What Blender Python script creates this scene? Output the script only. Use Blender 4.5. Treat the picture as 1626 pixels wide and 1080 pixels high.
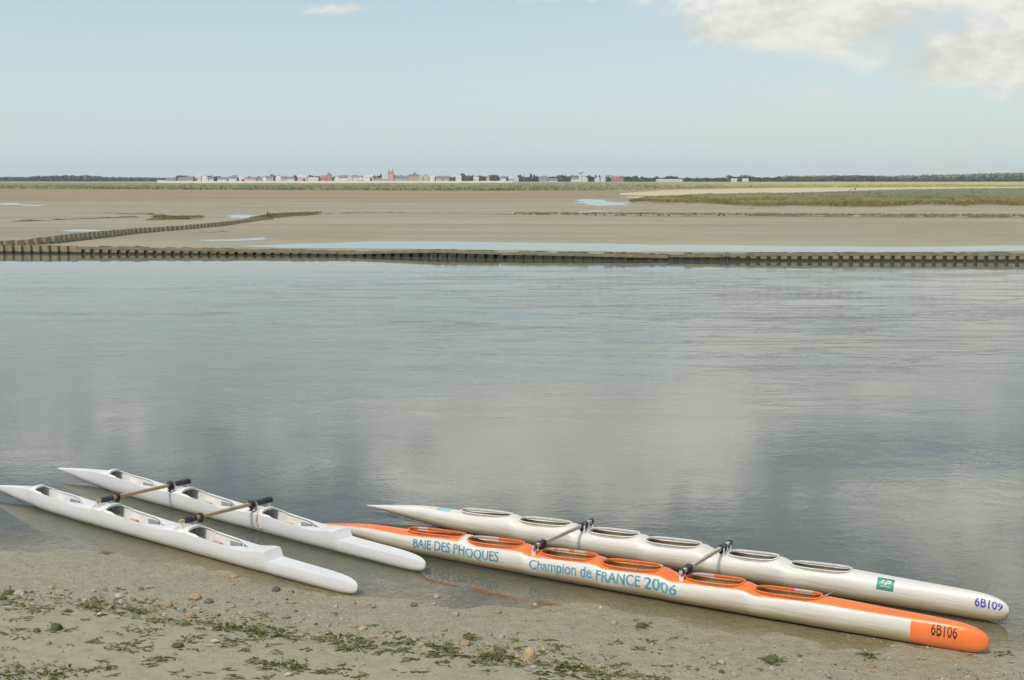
import bpy, bmesh, math, random
from math import sin, cos, tan, atan2, pi, sqrt, exp, radians
from mathutils import Vector, Matrix, noise as mnoise
from mathutils.geometry import delaunay_2d_cdt

random.seed(7)
for o in list(bpy.data.objects): bpy.data.objects.remove(o)
S = bpy.context.scene
C = S.collection

# ------------------------------------------------------------------ camera
F, H = 1929.0, 7.0
PITCH = math.atan(256 / F); CP, SP = cos(PITCH), sin(PITCH)
cam = bpy.data.objects.new('camera', bpy.data.cameras.new('camera')); C.objects.link(cam)
cam.location = (0, 0, H); cam.rotation_euler = (pi / 2 - PITCH, 0, 0)
cam.data.sensor_width = 36; cam.data.lens = 36 * F / 1626
cam.data.clip_start = 0.1; cam.data.clip_end = 40000
S.camera = cam

def at(px, py, z=0.0):
    """photo pixel -> world point on the level z"""
    X = px - 813; Y = F * CP - (py - 540) * SP; Z = F * SP + (py - 540) * CP
    t = (H - z) / Z
    return Vector((X * t, Y * t, z))
def at_d(px, py, Y):
    """photo pixel -> world point at the distance Y"""
    X = px - 813; Yr = F * CP - (py - 540) * SP; Z = F * SP + (py - 540) * CP
    t = Y / Yr
    return Vector((X * t, Y, H - Z * t))

# ------------------------------------------------------------------ node helper
class NT:
    def __init__(s, tree): s.t = tree; s.n = tree.nodes; s.l = tree.links
    def add(s, typ, ins=None, **props):
        n = s.n.new(typ)
        for k, v in props.items(): setattr(n, k, v)
        for k, v in (ins or {}).items():
            sock = n.inputs[k]
            if isinstance(v, bpy.types.NodeSocket): s.l.new(v, sock)
            else:
                if sock.type == 'RGBA' and len(v) == 3: v = (*v, 1)
                sock.default_value = v
        return n
    def math(s, op, a, b=0.0, c=None, clamp=False):
        d = {0: a, 1: b}
        if c is not None: d[2] = c
        return s.add('ShaderNodeMath', d, operation=op, use_clamp=clamp).outputs[0]
    def vmath(s, op, a, b=(0, 0, 0)):
        return s.add('ShaderNodeVectorMath', {0: a, 1: b}, operation=op).outputs[0]
    def noise(s, vec, scale, detail=4, rough=.55, dist=0):
        return s.add('ShaderNodeTexNoise', {'Vector': vec, 'Scale': scale, 'Detail': detail, 'Roughness': rough, 'Distortion': dist}).outputs['Fac']
    def smooth(s, v, lo, hi, a=0.0, b=1.0):
        return s.add('ShaderNodeMapRange', {0: v, 1: lo, 2: hi, 3: a, 4: b}, interpolation_type='SMOOTHSTEP').outputs[0]
    def mix(s, f, a, b, blend='MIX'):
        n = s.add('ShaderNodeMix', data_type='RGBA', blend_type=blend)
        for i, v in ((0, f), (6, a), (7, b)):
            sock = n.inputs[i]
            if isinstance(v, bpy.types.NodeSocket): s.l.new(v, sock)
            else: sock.default_value = (*v, 1) if i and len(v) == 3 else v
        return n.outputs[2]
    def scalevec(s, vec, sc, loc=(0, 0, 0)):
        return s.add('ShaderNodeMapping', {'Vector': vec, 'Scale': sc, 'Location': loc}).outputs[0]
    def bump(s, h, strength, dist=1.0, normal=None):
        d = {'Height': h, 'Strength': strength, 'Distance': dist}
        if normal is not None: d['Normal'] = normal
        return s.add('ShaderNodeBump', d).outputs[0]

def new_mat(name):
    m = bpy.data.materials.new(name); m.use_nodes = True
    nt = NT(m.node_tree); nt.n.clear()
    out = nt.add('ShaderNodeOutputMaterial')
    return m, nt, out
def finish(nt, out, shader): nt.l.new(shader, out.inputs['Surface'])
def principled(nt, **ins):
    return nt.add('ShaderNodeBsdfPrincipled', {k.replace('_', ' '): v for k, v in ins.items()})
def geo_pos(nt): return nt.add('ShaderNodeNewGeometry').outputs['Position']
def obj_co(nt): return nt.add('ShaderNodeTexCoord').outputs['Object']
def rnd(nt): return nt.add('ShaderNodeObjectInfo').outputs['Random']

def simple(name, col, col2=None, scale=8, rough=.6, bump=0.0, bscale=40, vary=0.0, bdist=.01, spec=.5):
    m, nt, out = new_mat(name)
    co = obj_co(nt)
    c2 = col2 or tuple(c * .75 for c in col)
    f = nt.noise(co, scale, 6, .6)
    c = nt.mix(nt.smooth(f, .35, .68), col, c2)
    if vary:
        k = nt.math('MULTIPLY_ADD', rnd(nt), 2 * vary, 1 - vary)
        c = nt.mix(1.0, c, nt.add('ShaderNodeCombineColor', {0: k, 1: k, 2: k}).outputs[0], 'MULTIPLY')
    b = principled(nt, Base_Color=c, Roughness=rough, Specular_IOR_Level=spec)
    if bump: nt.l.new(nt.bump(nt.noise(co, bscale, 5), bump, bdist), b.inputs['Normal'])
    finish(nt, out, b.outputs[0])
    return m

# ------------------------------------------------------------------ sky, sun, exposure
SUN_EL, SUN_AZ = radians(52), radians(215)     # azimuth clockwise from +Y: the sun stands behind the camera, to the left
world = bpy.data.worlds.new('World'); S.world = world; world.use_nodes = True
w = NT(world.node_tree); w.n.clear()
wout = w.add('ShaderNodeOutputWorld')
sky = w.add('ShaderNodeTexSky', sky_type='NISHITA', sun_disc=False, sun_elevation=SUN_EL, sun_rotation=SUN_AZ,
            altitude=0, air_density=1.0, dust_density=2.2, ozone_density=1.2)
gen = w.add('ShaderNodeTexCoord').outputs['Generated']
sep = w.add('ShaderNodeSeparateXYZ', {0: gen})
dx, dy, dz = sep.outputs
ady = w.math('MAXIMUM', dy, .05)
U = w.math('DIVIDE', dx, ady); V = w.math('DIVIDE', dz, ady)
# cloud banks: (azimuth px, height px above horizon, half width, half height, weight)
BANKS = [(1235, 245, 150, 42, 1.0), (1330, 262, 120, 45, .7), (1120, 225, 70, 20, .45), (1520, 188, 120, 38, .85), (1610, 215, 90, 70, .6), (1480, 284, 150, 14, .8),
         (1440, 165, 60, 25, .35), (540, 258, 55, 9, .85), (880, 284, 130, 13, .75), (1290, 136, 45, 10, .45), (1620, 127, 45, 9, .5),
         (880, 470, 275, 75, 1.6), (1500, 510, 190, 36, 1.4), (120, 445, 230, 50, .9), (700, 345, 420, 38, .75), (1350, 355, 420, 58, .85), (120, 345, 300, 40, .8),
         (300, 620, 420, 60, .8), (1000, 680, 300, 60, .8), (1700, 650, 260, 90, .9)]
acc = None
for (px, hh, rx, ry, wt) in BANKS:
    a = w.math('MULTIPLY', w.math('SUBTRACT', U, (px - 813) / F), F / rx)
    b = w.math('MULTIPLY', w.math('SUBTRACT', V, hh / F), F / ry)
    r2 = w.math('ADD', w.math('MULTIPLY', a, a), w.math('MULTIPLY', b, b))
    g = w.math('MULTIPLY', w.math('EXPONENT', w.math('MULTIPLY', r2, -.8)), wt)
    acc = g if acc is None else w.math('ADD', acc, g)
fwd = w.smooth(dy, .12, .4)
acc = w.math('MULTIPLY', acc, fwd)
den = w.math('MAXIMUM', w.math('ADD', dz, .18), .05)
plane = w.add('ShaderNodeCombineXYZ', {0: w.math('DIVIDE', dx, den), 1: w.math('DIVIDE', dy, den), 2: 0.0}).outputs[0]
back = w.smooth(w.noise(plane, 1.3, 6), .45, .62, 0, .75)      # broken cloud over the rest of the sky
back = w.math('MULTIPLY', back, w.math('SUBTRACT', 1.0, w.math('MULTIPLY', fwd, w.smooth(V, .5, .3))))
uvv = w.add('ShaderNodeCombineXYZ', {0: U, 1: w.math('MULTIPLY', V, 1.7), 2: 0.0}).outputs[0]
n1 = w.noise(uvv, 9, 8, .62, .3)
n2 = w.noise(uvv, 34, 6, .6)
lump = w.math('ADD', w.math('MULTIPLY', w.math('SUBTRACT', n1, .5), 2.3), w.math('MULTIPLY', w.math('SUBTRACT', n2, .5), 1.1))
cov = w.math('ADD', w.math('ADD', acc, w.math('MULTIPLY', lump, w.smooth(acc, .0, .5))), back)
cover = w.math('MULTIPLY', w.smooth(cov, .20, 1.02), .93)
shade = w.smooth(w.math('ADD', n1, w.math('MULTIPLY', n2, .35)), .55, .8)
SKY_GAIN = 1.0
skyc = w.mix(1.0, sky.outputs[0], (.96 * SKY_GAIN, .99 * SKY_GAIN, .99 * SKY_GAIN), 'MULTIPLY')
cloudc = w.mix(shade, (4.9, 5.0, 4.85), (6.5, 6.45, 6.2))
lift = w.smooth(dz, .11, .26, 1.0, 1.75)
cloudc = w.vmath('MULTIPLY', cloudc, w.add('ShaderNodeCombineXYZ', {0: lift, 1: lift, 2: w.math('MULTIPLY', lift, .93)}).outputs[0])
skyc = w.mix(w.math('MULTIPLY', fwd, w.smooth(V, .24, .12, 0, .38)), skyc, (4.3, 5.4, 5.9))
haze_f = w.math('MULTIPLY', w.smooth(dz, .24, -.01), .62)
skyc = w.mix(haze_f, skyc, (5.6, 6.75, 6.75))
skyc = w.mix(w.math('MULTIPLY', w.smooth(U, -.1, .42), w.math('MULTIPLY', fwd, .25)), skyc, (5.6, 5.9, 5.7))
allc = w.mix(cover, skyc, cloudc)
bg = w.add('ShaderNodeBackground', {'Color': allc, 'Strength': .1})
w.l.new(bg.outputs[0], wout.inputs['Surface'])

sl = bpy.data.lights.new('sun', 'SUN'); sl.energy = 1.95; sl.angle = radians(10); sl.color = (1, .95, .86)
sun = bpy.data.objects.new('sun', sl); C.objects.link(sun)
sd_ = Vector((sin(SUN_AZ) * cos(SUN_EL), cos(SUN_AZ) * cos(SUN_EL), sin(SUN_EL)))
sun.rotation_euler = sd_.to_track_quat('Z', 'Y').to_euler()
S.view_settings.view_transform = 'Standard'; S.view_settings.look = 'None'
S.view_settings.gamma = 1; S.view_settings.use_curve_mapping = False
S.view_settings.exposure = 0.4
try:
    S.cycles.max_bounces = 8; S.cycles.transparent_max_bounces = 12
    S.cycles.volume_bounces = 0
except Exception: pass

# ------------------------------------------------------------------ object helpers
def link(name, me, mats, parent=None, loc=None, smooth=None):
    o = bpy.data.objects.new(name, me); C.objects.link(o)
    for m in (mats if isinstance(mats, (list, tuple)) else [mats]):
        if m is not None: me.materials.append(m)
    if smooth is not None:
        for p in me.polygons: p.use_smooth = True
        if smooth < 170: me.set_sharp_from_angle(angle=radians(smooth))
    if parent is not None: o.parent = parent
    if loc is not None: o.location = loc
    return o
def mesh(name, verts, faces, mats, parent=None, loc=None, smooth=None, mi=None):
    me = bpy.data.meshes.new(name); me.from_pydata([tuple(v) for v in verts], [], faces); me.update()
    if mi:
        for p, i in zip(me.polygons, mi): p.material_index = i
    return link(name, me, mats, parent, loc, smooth)
def bmobj(name, bm, mats, parent=None, loc=None, smooth=None):
    me = bpy.data.meshes.new(name); bm.to_mesh(me); bm.free()
    return link(name, me, mats, parent, loc, smooth)
def empty(name, loc=(0, 0, 0), rz=0.0):
    o = bpy.data.objects.new(name, None); C.objects.link(o); o.location = loc; o.rotation_euler = (0, 0, rz)
    o.empty_display_size = .2
    return o
def tag(o, label=None, cat=None, group=None, kind=None):
    if label: o['label'] = label
    if cat: o['category'] = cat
    if group: o['group'] = group
    if kind: o['kind'] = kind
    return o
def dup(root, name=None):
    r = root.copy(); C.objects.link(r)
    for ch in list(root.children):
        c = ch.copy(); C.objects.link(c); c.parent = r
    return r
def box(bm, size, mat=Matrix(), bevel=0.0):
    r = bmesh.ops.create_cube(bm, size=1, matrix=mat @ Matrix.Diagonal((*size, 1)))
    if bevel:
        es = list({e for v in r['verts'] for e in v.link_edges})
        bmesh.ops.bevel(bm, geom=es, offset=bevel, segments=2, affect='EDGES')
def T(x, y, z): return Matrix.Translation((x, y, z))
def lerp_tab(tab, x):
    if x <= tab[0][0]: return tab[0][1]
    for (a, va), (b, vb) in zip(tab, tab[1:]):
        if x <= b:
            t = (x - a) / (b - a) if b > a else 1
            return va + (vb - va) * t
    return tab[-1][1]
def spl(tab, x):
    """monotone-ish smooth table (Catmull-Rom)"""
    if x <= tab[0][0]: return tab[0][1]
    if x >= tab[-1][0]: return tab[-1][1]
    for i in range(len(tab) - 1):
        if x <= tab[i + 1][0]: break
    x0, y0 = tab[i]; x1, y1 = tab[i + 1]; h = x1 - x0
    def slope(j):
        if j <= 0: return (tab[1][1] - tab[0][1]) / (tab[1][0] - tab[0][0])
        if j >= len(tab) - 1: return (tab[-1][1] - tab[-2][1]) / (tab[-1][0] - tab[-2][0])
        a = (tab[j][1] - tab[j - 1][1]) / (tab[j][0] - tab[j - 1][0]); b = (tab[j + 1][1] - tab[j][1]) / (tab[j + 1][0] - tab[j][0])
        return 0 if a * b <= 0 else 2 * a * b / (a + b)
    m0, m1 = slope(i), slope(i + 1); t = (x - x0) / h
    return (2*t**3 - 3*t*t + 1)*y0 + (t**3 - 2*t*t + t)*h*m0 + (-2*t**3 + 3*t*t)*y1 + (t**3 - t*t)*h*m1
def sstep(a, b, x):
    t = min(1, max(0, (x - a) / (b - a))); return t * t * (3 - 2 * t)
def fbm(x, y, z=0, oct=4):
    return mnoise.fractal(Vector((x, y, z)), 1.0, 2.0, oct)

# ------------------------------------------------------------------ ground
SHORE = [(-60, 40), (-17.5, 26.6), (-10.8, 22.9), (-6.5, 21.5), (-3.0, 19.9), (0.8, 19.05), (4.5, 18.0), (8.0, 17.5), (20, 15.5), (60, 8)]
def shore_y(x): return spl(SHORE, x)
def g_near(x, y):
    sd = (shore_y(x) - y) * .93
    n = fbm(x * .55, y * .55, 3.3, 3) * .016 + fbm(x * 2.3, y * 2.3, 9.1, 3) * .006
    if sd > 0: z = .022 * sd + .0035 * sd * sd
    else: z = .030 * sd - .006 * sd * sd
    if sd > 3: n += fbm(x * .9, y * 1.6, 1.7, 3) * .02 * sstep(3, 5, sd)
    return max(-1.4, z + n)
WL = at(0, 402); WR = at(1626, 415)
WDIR = (WR - WL).normalized()
WPTS = [at(px, py) for px, py in ((0, 402), (120, 403), (400, 405.2), (640, 408.0), (800, 411.0), (1000, 413.4), (1200, 414.2), (1626, 415.2))]
WPTS = [WPTS[0] + (WPTS[0] - WPTS[1]) * 40] + WPTS + [WPTS[-1] + (WPTS[-1] - WPTS[-2]) * 12]
def wall_y(x): return lerp_tab([(p.x, p.y) for p in WPTS], x)
FLAT = .45
def ground_z(x, y):
    d = y - wall_y(x)
    if d > .35: return FLAT
    if d > -3: return -1.4
    return g_near(x, y)

def mat_shore():
    m, nt, out = new_mat('wet_sand')
    p = geo_pos(nt); sp = nt.add('ShaderNodeSeparateXYZ', {0: p})
    big = nt.noise(p, .55, 5); med = nt.noise(p, 4.5, 7, .65); fine = nt.noise(p, 42, 5, .7); spk = nt.noise(p, 130, 3, .7)
    streak = nt.noise(nt.scalevec(p, (.45, 1.6, 1)), 2.0, 6, .6)
    wet = nt.smooth(nt.math('ADD', sp.outputs[2], nt.math('MULTIPLY', nt.math('SUBTRACT', big, .5), .10)), .13, .02)
    dry = nt.mix(nt.smooth(med, .35, .7), (.365, .332, .222), (.30, .27, .175))
    dry = nt.mix(nt.smooth(streak, .55, .72, 0, .6), dry, (.38, .345, .245))
    wetc = nt.mix(nt.smooth(med, .35, .65), (.35, .318, .212), (.292, .262, .168))
    wetc = nt.mix(nt.smooth(big, .58, .72, 0, .55), wetc, (.235, .185, .125))
    c = nt.mix(wet, dry, wetc)
    c = nt.mix(nt.smooth(fine, .6, .74, 0, .45), c, (.12, .108, .085))
    c = nt.mix(nt.smooth(spk, .68, .78, 0, .6), c, (.46, .43, .36))
    film = nt.smooth(nt.noise(nt.scalevec(p, (1, 1.5, 1)), 2.6, 5, .6), .48, .60)
    ro = nt.math('SUBTRACT', .85, nt.math('MULTIPLY', wet, nt.math('MULTIPLY_ADD', film, .35, .22)))
    b = principled(nt, Base_Color=c, Roughness=ro, Specular_IOR_Level=.5)
    hgt = nt.math('ADD', nt.math('MULTIPLY', med, 1.0), nt.math('MULTIPLY', fine, .32))
    hgt = nt.math('ADD', hgt, nt.math('MULTIPLY', spk, .10))
    vo = nt.add('ShaderNodeTexVoronoi', {'Vector': nt.vmath('ADD', nt.scalevec(p, (.7, 1, 1)), nt.add('ShaderNodeTexNoise', {'Vector': p, 'Scale': 6.0}).outputs['Color']), 'Scale': 9.0}, feature='SMOOTH_F1').outputs['Distance']
    hgt = nt.math('ADD', hgt, nt.math('MULTIPLY', nt.math('MULTIPLY', vo, wet), .8))
    nt.l.new(nt.bump(hgt, .9, .05), b.inputs['Normal'])
    finish(nt, out, b.outputs[0]); return m

def mat_flats():
    m, nt, out = new_mat('tidal_sand')
    p = geo_pos(nt); sp = nt.add('ShaderNodeSeparateXYZ', {0: p}); y = sp.outputs[1]; x = sp.outputs[0]
    wob = nt.noise(nt.scalevec(p, (.35, 1, 1)), .012, 6, .55)
    lvl = nt.math('DIVIDE', 13600.0, nt.math('MAXIMUM', y, 50))
    s1 = nt.noise(nt.scalevec(p, (.12, 1, 1)), .045, 6, .6)
    s2 = nt.noise(nt.scalevec(p, (.22, 1, 1)), .11, 6, .62, .8)
    s3 = nt.noise(nt.scalevec(p, (.4, 1, 1)), .5, 5, .6)
    sand = nt.mix(nt.smooth(s1, .38, .62), (.335, .295, .188), (.28, .248, .158))
    sand = nt.mix(nt.smooth(s2, .5, .68, 0, .6), sand, (.31, .285, .215))
    sand = nt.mix(nt.smooth(s3, .55, .75, 0, .4), sand, (.24, .205, .135))
    far = nt.smooth(nt.math('ADD', lvl, nt.math('MULTIPLY', nt.math('SUBTRACT', wob, .5), 22)), 40, 33)
    brown = nt.mix(nt.smooth(s1, .4, .6), (.265, .215, .125), (.31, .25, .155))
    c = nt.mix(far, sand, brown)
    c = nt.mix(nt.smooth(lvl, 10.5, 8.0), c, (.36, .31, .20))
    wet = nt.math('MULTIPLY', nt.smooth(s2, .42, .6), nt.math('SUBTRACT', 1.0, far))
    ro = nt.math('SUBTRACT', .8, nt.math('MULTIPLY', wet, .30))
    b = principled(nt, Base_Color=c, Roughness=ro, Specular_IOR_Level=.22)
    nt.l.new(nt.bump(nt.noise(nt.scalevec(p, (.5, 1.4, 1)), 1.4, 5), .35, .04), b.inputs['Normal'])
    finish(nt, out, b.outputs[0]); return m

M_SHORE, M_FLATS = mat_shore(), mat_flats()

def grid_obj(name, xs, ys, zf, mats, mif=None, attr=None, smooth=170):
    verts = [(x, y, zf(x, y)) for y in ys for x in xs]; nx = len(xs)
    faces = []; mi = []
    for j in range(len(ys) - 1):
        for i in range(nx - 1):
            a = j * nx + i; faces.append((a, a + 1, a + nx + 1, a + nx))
            if mif: mi.append(mif((xs[i] + xs[i + 1]) / 2, (ys[j] + ys[j + 1]) / 2))
    o = mesh(name, verts, faces, mats, smooth=smooth, mi=mi or None)
    if attr:
        a = o.data.attributes.new(attr[0], 'FLOAT', 'POINT')
        a.data.foreach_set('value', [attr[1](v[0], v[1]) for v in verts])
    return o
def frange(a, b, st):
    n = max(1, int(round((b - a) / st))); return [a + (b - a) * i / n for i in range(n + 1)]

# bed of the channel and the near shore
xs = [-260, -150, -90, -60, -45] + frange(-34, -14, 1.0)[:-1] + frange(-14, 14, .09) + frange(14, 34, 1.0)[1:] + [45, 60, 90, 150, 260]
ys = [-20, -5, 4, 9] + frange(12, 30, .09) + frange(30.5, 50, 1.5) + [60, 75, 90, 100, 125]
shore = grid_obj('shore', xs, ys, g_near, M_SHORE); tag(shore, kind='structure')

# the flats across the channel, out to the horizon
def flats_sheet():
    X0 = [-4500, -2500, -900, -400, -200, -100] + frange(-70, 70, 5) + [100, 200, 400, 900, 2500, 4500]
    rows = [0.3, 8, 20, 45, 90, 160, 280, 480, 800, 1500, 2600, 3400, 4650]
    verts = []; faces = []; n = len(X0)
    for r in rows:
        for x in X0:
            yb = wall_y(max(-400, min(400, x)))
            verts.append((x, yb + r, FLAT))
    verts += [(x, wall_y(max(-400, min(400, x))) + .3, -1.6) for x in X0]
    for j in range(len(rows) - 1):
        for i in range(n - 1):
            a = j * n + i; faces.append((a, a + 1, a + n + 1, a + n))
    b0 = len(rows) * n
    for i in range(n - 1): faces.append((b0 + i, b0 + i + 1, i + 1, i))
    return mesh('tidal_flats', verts, faces, M_FLATS)
tag(flats_sheet(), kind='structure')

# ------------------------------------------------------------------ water
def mat_water(name='channel_water', still=False):
    m, nt, out = new_mat(name)
    p = geo_pos(nt); sp = nt.add('ShaderNodeSeparateXYZ', {0: p})
    fres = nt.add('ShaderNodeFresnel', {'IOR': 1.333})
    if still:
        h = nt.noise(nt.scalevec(p, (.4, 1, 1)), 1.2, 3)
        nrm = nt.bump(h, .10, .03)
    else:
        # ripples: short crests, stronger inside drifting wind patches
        warp = nt.noise(p, .35, 3)
        wv = nt.vmath('ADD', p, nt.add('ShaderNodeCombineXYZ', {0: nt.math('MULTIPLY', warp, 1.3), 1: nt.math('MULTIPLY', warp, 2.4), 2: 0.0}).outputs[0])
        rot = nt.add('ShaderNodeMapping', {'Vector': wv, 'Rotation': (0, 0, radians(12)), 'Scale': (.72, 1.0, 1)}).outputs[0]
        r1 = nt.noise(rot, 5.2, 3, .5); r2 = nt.noise(rot, 13.0, 2, .5)
        r0 = nt.noise(nt.scalevec(p, (.45, 1, 1)), 1.1, 2, .5)
        pw = nt.noise(nt.add('ShaderNodeMapping', {'Vector': p, 'Rotation': (0, 0, radians(-6)), 'Scale': (.30, 1.0, 1)}).outputs[0], .20, 6, .62, .6)
        rid = nt.noise(nt.add('ShaderNodeMapping', {'Vector': p, 'Rotation': (0, 0, radians(10)), 'Scale': (.22, 1.0, 1)}).outputs[0], .33, 4, .6, 1.2)
        edge = nt.smooth(nt.math('ABSOLUTE', nt.math('SUBTRACT', rid, .5)), .035, .0)
        amp = nt.math('ADD', nt.smooth(pw, .42, .64), nt.math('MULTIPLY', edge, .55))
        fy = nt.smooth(sp.outputs[1], 31, 52, .035, 1.0)
        fend = nt.smooth(sp.outputs[1], 104, 74, .015, 1.0)
        fx = nt.smooth(sp.outputs[0], -26, 6, .35, 1.0)
        amp = nt.math('MULTIPLY', nt.math('MULTIPLY', amp, fy), nt.math('MULTIPLY', fend, fx))
        amp = nt.math('ADD', amp, nt.math('MULTIPLY', nt.smooth(sp.outputs[1], 90, 60), .10))
        h = nt.math('ADD', nt.math('MULTIPLY', r1, 1.0), nt.math('MULTIPLY', r2, .5))
        h = nt.math('ADD', nt.math('MULTIPLY', h, amp), nt.math('MULTIPLY', r0, nt.smooth(sp.outputs[1], 100, 75, .025, .09)))
        nrm = nt.bump(h, .5, .036)
    nt.l.new(nrm, fres.inputs['Normal'])
    body = principled(nt, Base_Color=(.105, .118, .085), Roughness=.03, IOR=1.333, Normal=nrm)
    if still:
        finish(nt, out, body.outputs[0]); return m
    tr = nt.add('ShaderNodeBsdfTransparent', {'Color': (.90, .88, .80, 1)})
    gl = nt.add('ShaderNodeBsdfGlossy', {'Color': (1, 1, 1, 1), 'Roughness': .02, 'Normal': nrm})
    clear = nt.add('ShaderNodeMixShader', {0: fres.outputs[0], 1: tr.outputs[0], 2: gl.outputs[0]})
    sh = nt.add('ShaderNodeAttribute', attribute_name='shallow').outputs['Fac']
    mx = nt.add('ShaderNodeMixShader', {0: sh, 1: body.outputs[0], 2: clear.outputs[0]})
    finish(nt, out, mx.outputs[0]); return m
M_WATER, M_POOL = mat_water(), mat_water('pool_water', True)
xs = [-260, -120, -60, -40] + frange(-30, -15, 1.5)[:-1] + frange(-15, 15, .2) + frange(15, 30, 1.5)[1:] + [40, 60, 120, 260]
ys = [6, 11] + frange(14.5, 30, .2) + frange(30.5, 46, 1.5) + [60, 80, 100]
verts = [];
def wz(x, y): return 0.0
wat = grid_obj('water', xs, ys + [140], wz, M_WATER, attr=('shallow', lambda x, y: exp(-max(0, -g_near(x, y)) / .11)))
# the back edge follows the sheet pile wall
n = len(xs)
for i, x in enumerate(xs):
    wat.data.vertices[(len(ys)) * n + i].co.y = wall_y(x) + .25
tag(wat, kind='structure')

def py_max(pix): return max(p[1] for p in pix)
def poly_sheet(name, pix, z, m, rough_px=.25, sub=10, kind='structure'):
    """flat sheet on the flats from an outline given where it lies on the ground"""
    pts = []
    N = len(pix)
    for i in range(N):
        a, b = pix[i], pix[(i + 1) % N]
        for k in range(sub):
            t = k / sub
            x = a[0] + (b[0] - a[0]) * t; y = a[1] + (b[1] - a[1]) * t
            q = at(x, y, z)
            s = .004 * q.y
            k = 0 if py_max(pix) > 388 else 1
            q.x += fbm(q.x * .08, q.y * .08, 5) * s * 4 * rough_px * 4 * k; q.y += fbm(q.x * .05, q.y * .05, 8) * s * 6 * rough_px * 4 * k
            if not k: q.y = max(q.y, wall_y(q.x) + .5) + (fbm(q.x * .12, 3, 1) * 1.2 if q.y > wall_y(q.x) + 6 else 0)
            pts.append(q)
    bm = bmesh.new(); vs = [bm.verts.new(p) for p in pts]
    f = bm.faces.new(vs); bmesh.ops.triangulate(bm, faces=[f])
    bmesh.ops.recalc_face_normals(bm, faces=bm.faces[:])
    for f in bm.faces:
        if f.normal.z < 0: f.normal_flip()
    o = bmobj(name, bm, m); tag(o, kind=kind); return o
PZ = FLAT + .02
poly_sheet('tidal_pool', [(370, 391), (520, 385.5), (600, 383.6), (720, 383.8), (900, 386), (1100, 389), (1300, 391), (1500, 391.5), (1640, 390), (1660, 399), (1400, 400.5), (1000, 400), (700, 396), (450, 394)], PZ, M_POOL)
poly_sheet('tidal_pool', [(85, 366), (110, 364.4), (165, 366), (170, 367.5), (110, 367.6)], PZ, M_POOL)
poly_sheet('tidal_pool', [(355, 344), (385, 341.4), (420, 342), (412, 345.5), (380, 347), (358, 346.5)], PZ, M_POOL)
poly_sheet('tidal_pool', [(0, 322.6), (30, 323.4), (75, 325.8), (70, 327), (20, 326.3), (-10, 326)], PZ, M_POOL)
poly_sheet('tidal_pool', [(918, 316), (950, 317), (990, 322), (1002, 326), (960, 327.2), (935, 324.5), (918, 319)], PZ, M_POOL)
poly_sheet('tidal_pool', [(885, 339), (925, 336), (965, 333), (968, 335), (935, 337.8), (900, 340)], PZ, M_POOL)
poly_sheet('tidal_pool', [(1000, 313.5), (1040, 311.8), (1090, 310.5), (1080, 312.6), (1030, 315.2)], PZ, M_POOL)
poly_sheet('tidal_pool', [(300, 381.5), (360, 379.5), (420, 377), (430, 378.5), (370, 382), (310, 383.5)], PZ, M_POOL)

exec_later = []

# ------------------------------------------------------------------ canoes
def s_of(px, A, d, z, lat=0.0):
    """station along the axis A + s*d that stands in photo column px (lat = sideways offset, + away)"""
    k = px - 813; n = Vector((-d.y, d.x, 0))
    ax, ay = A.x + n.x * lat, A.y + n.y * lat
    return (F * ax - k * (ay * CP + (H - z) * SP)) / (k * d.y * CP - F * d.x)

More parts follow.
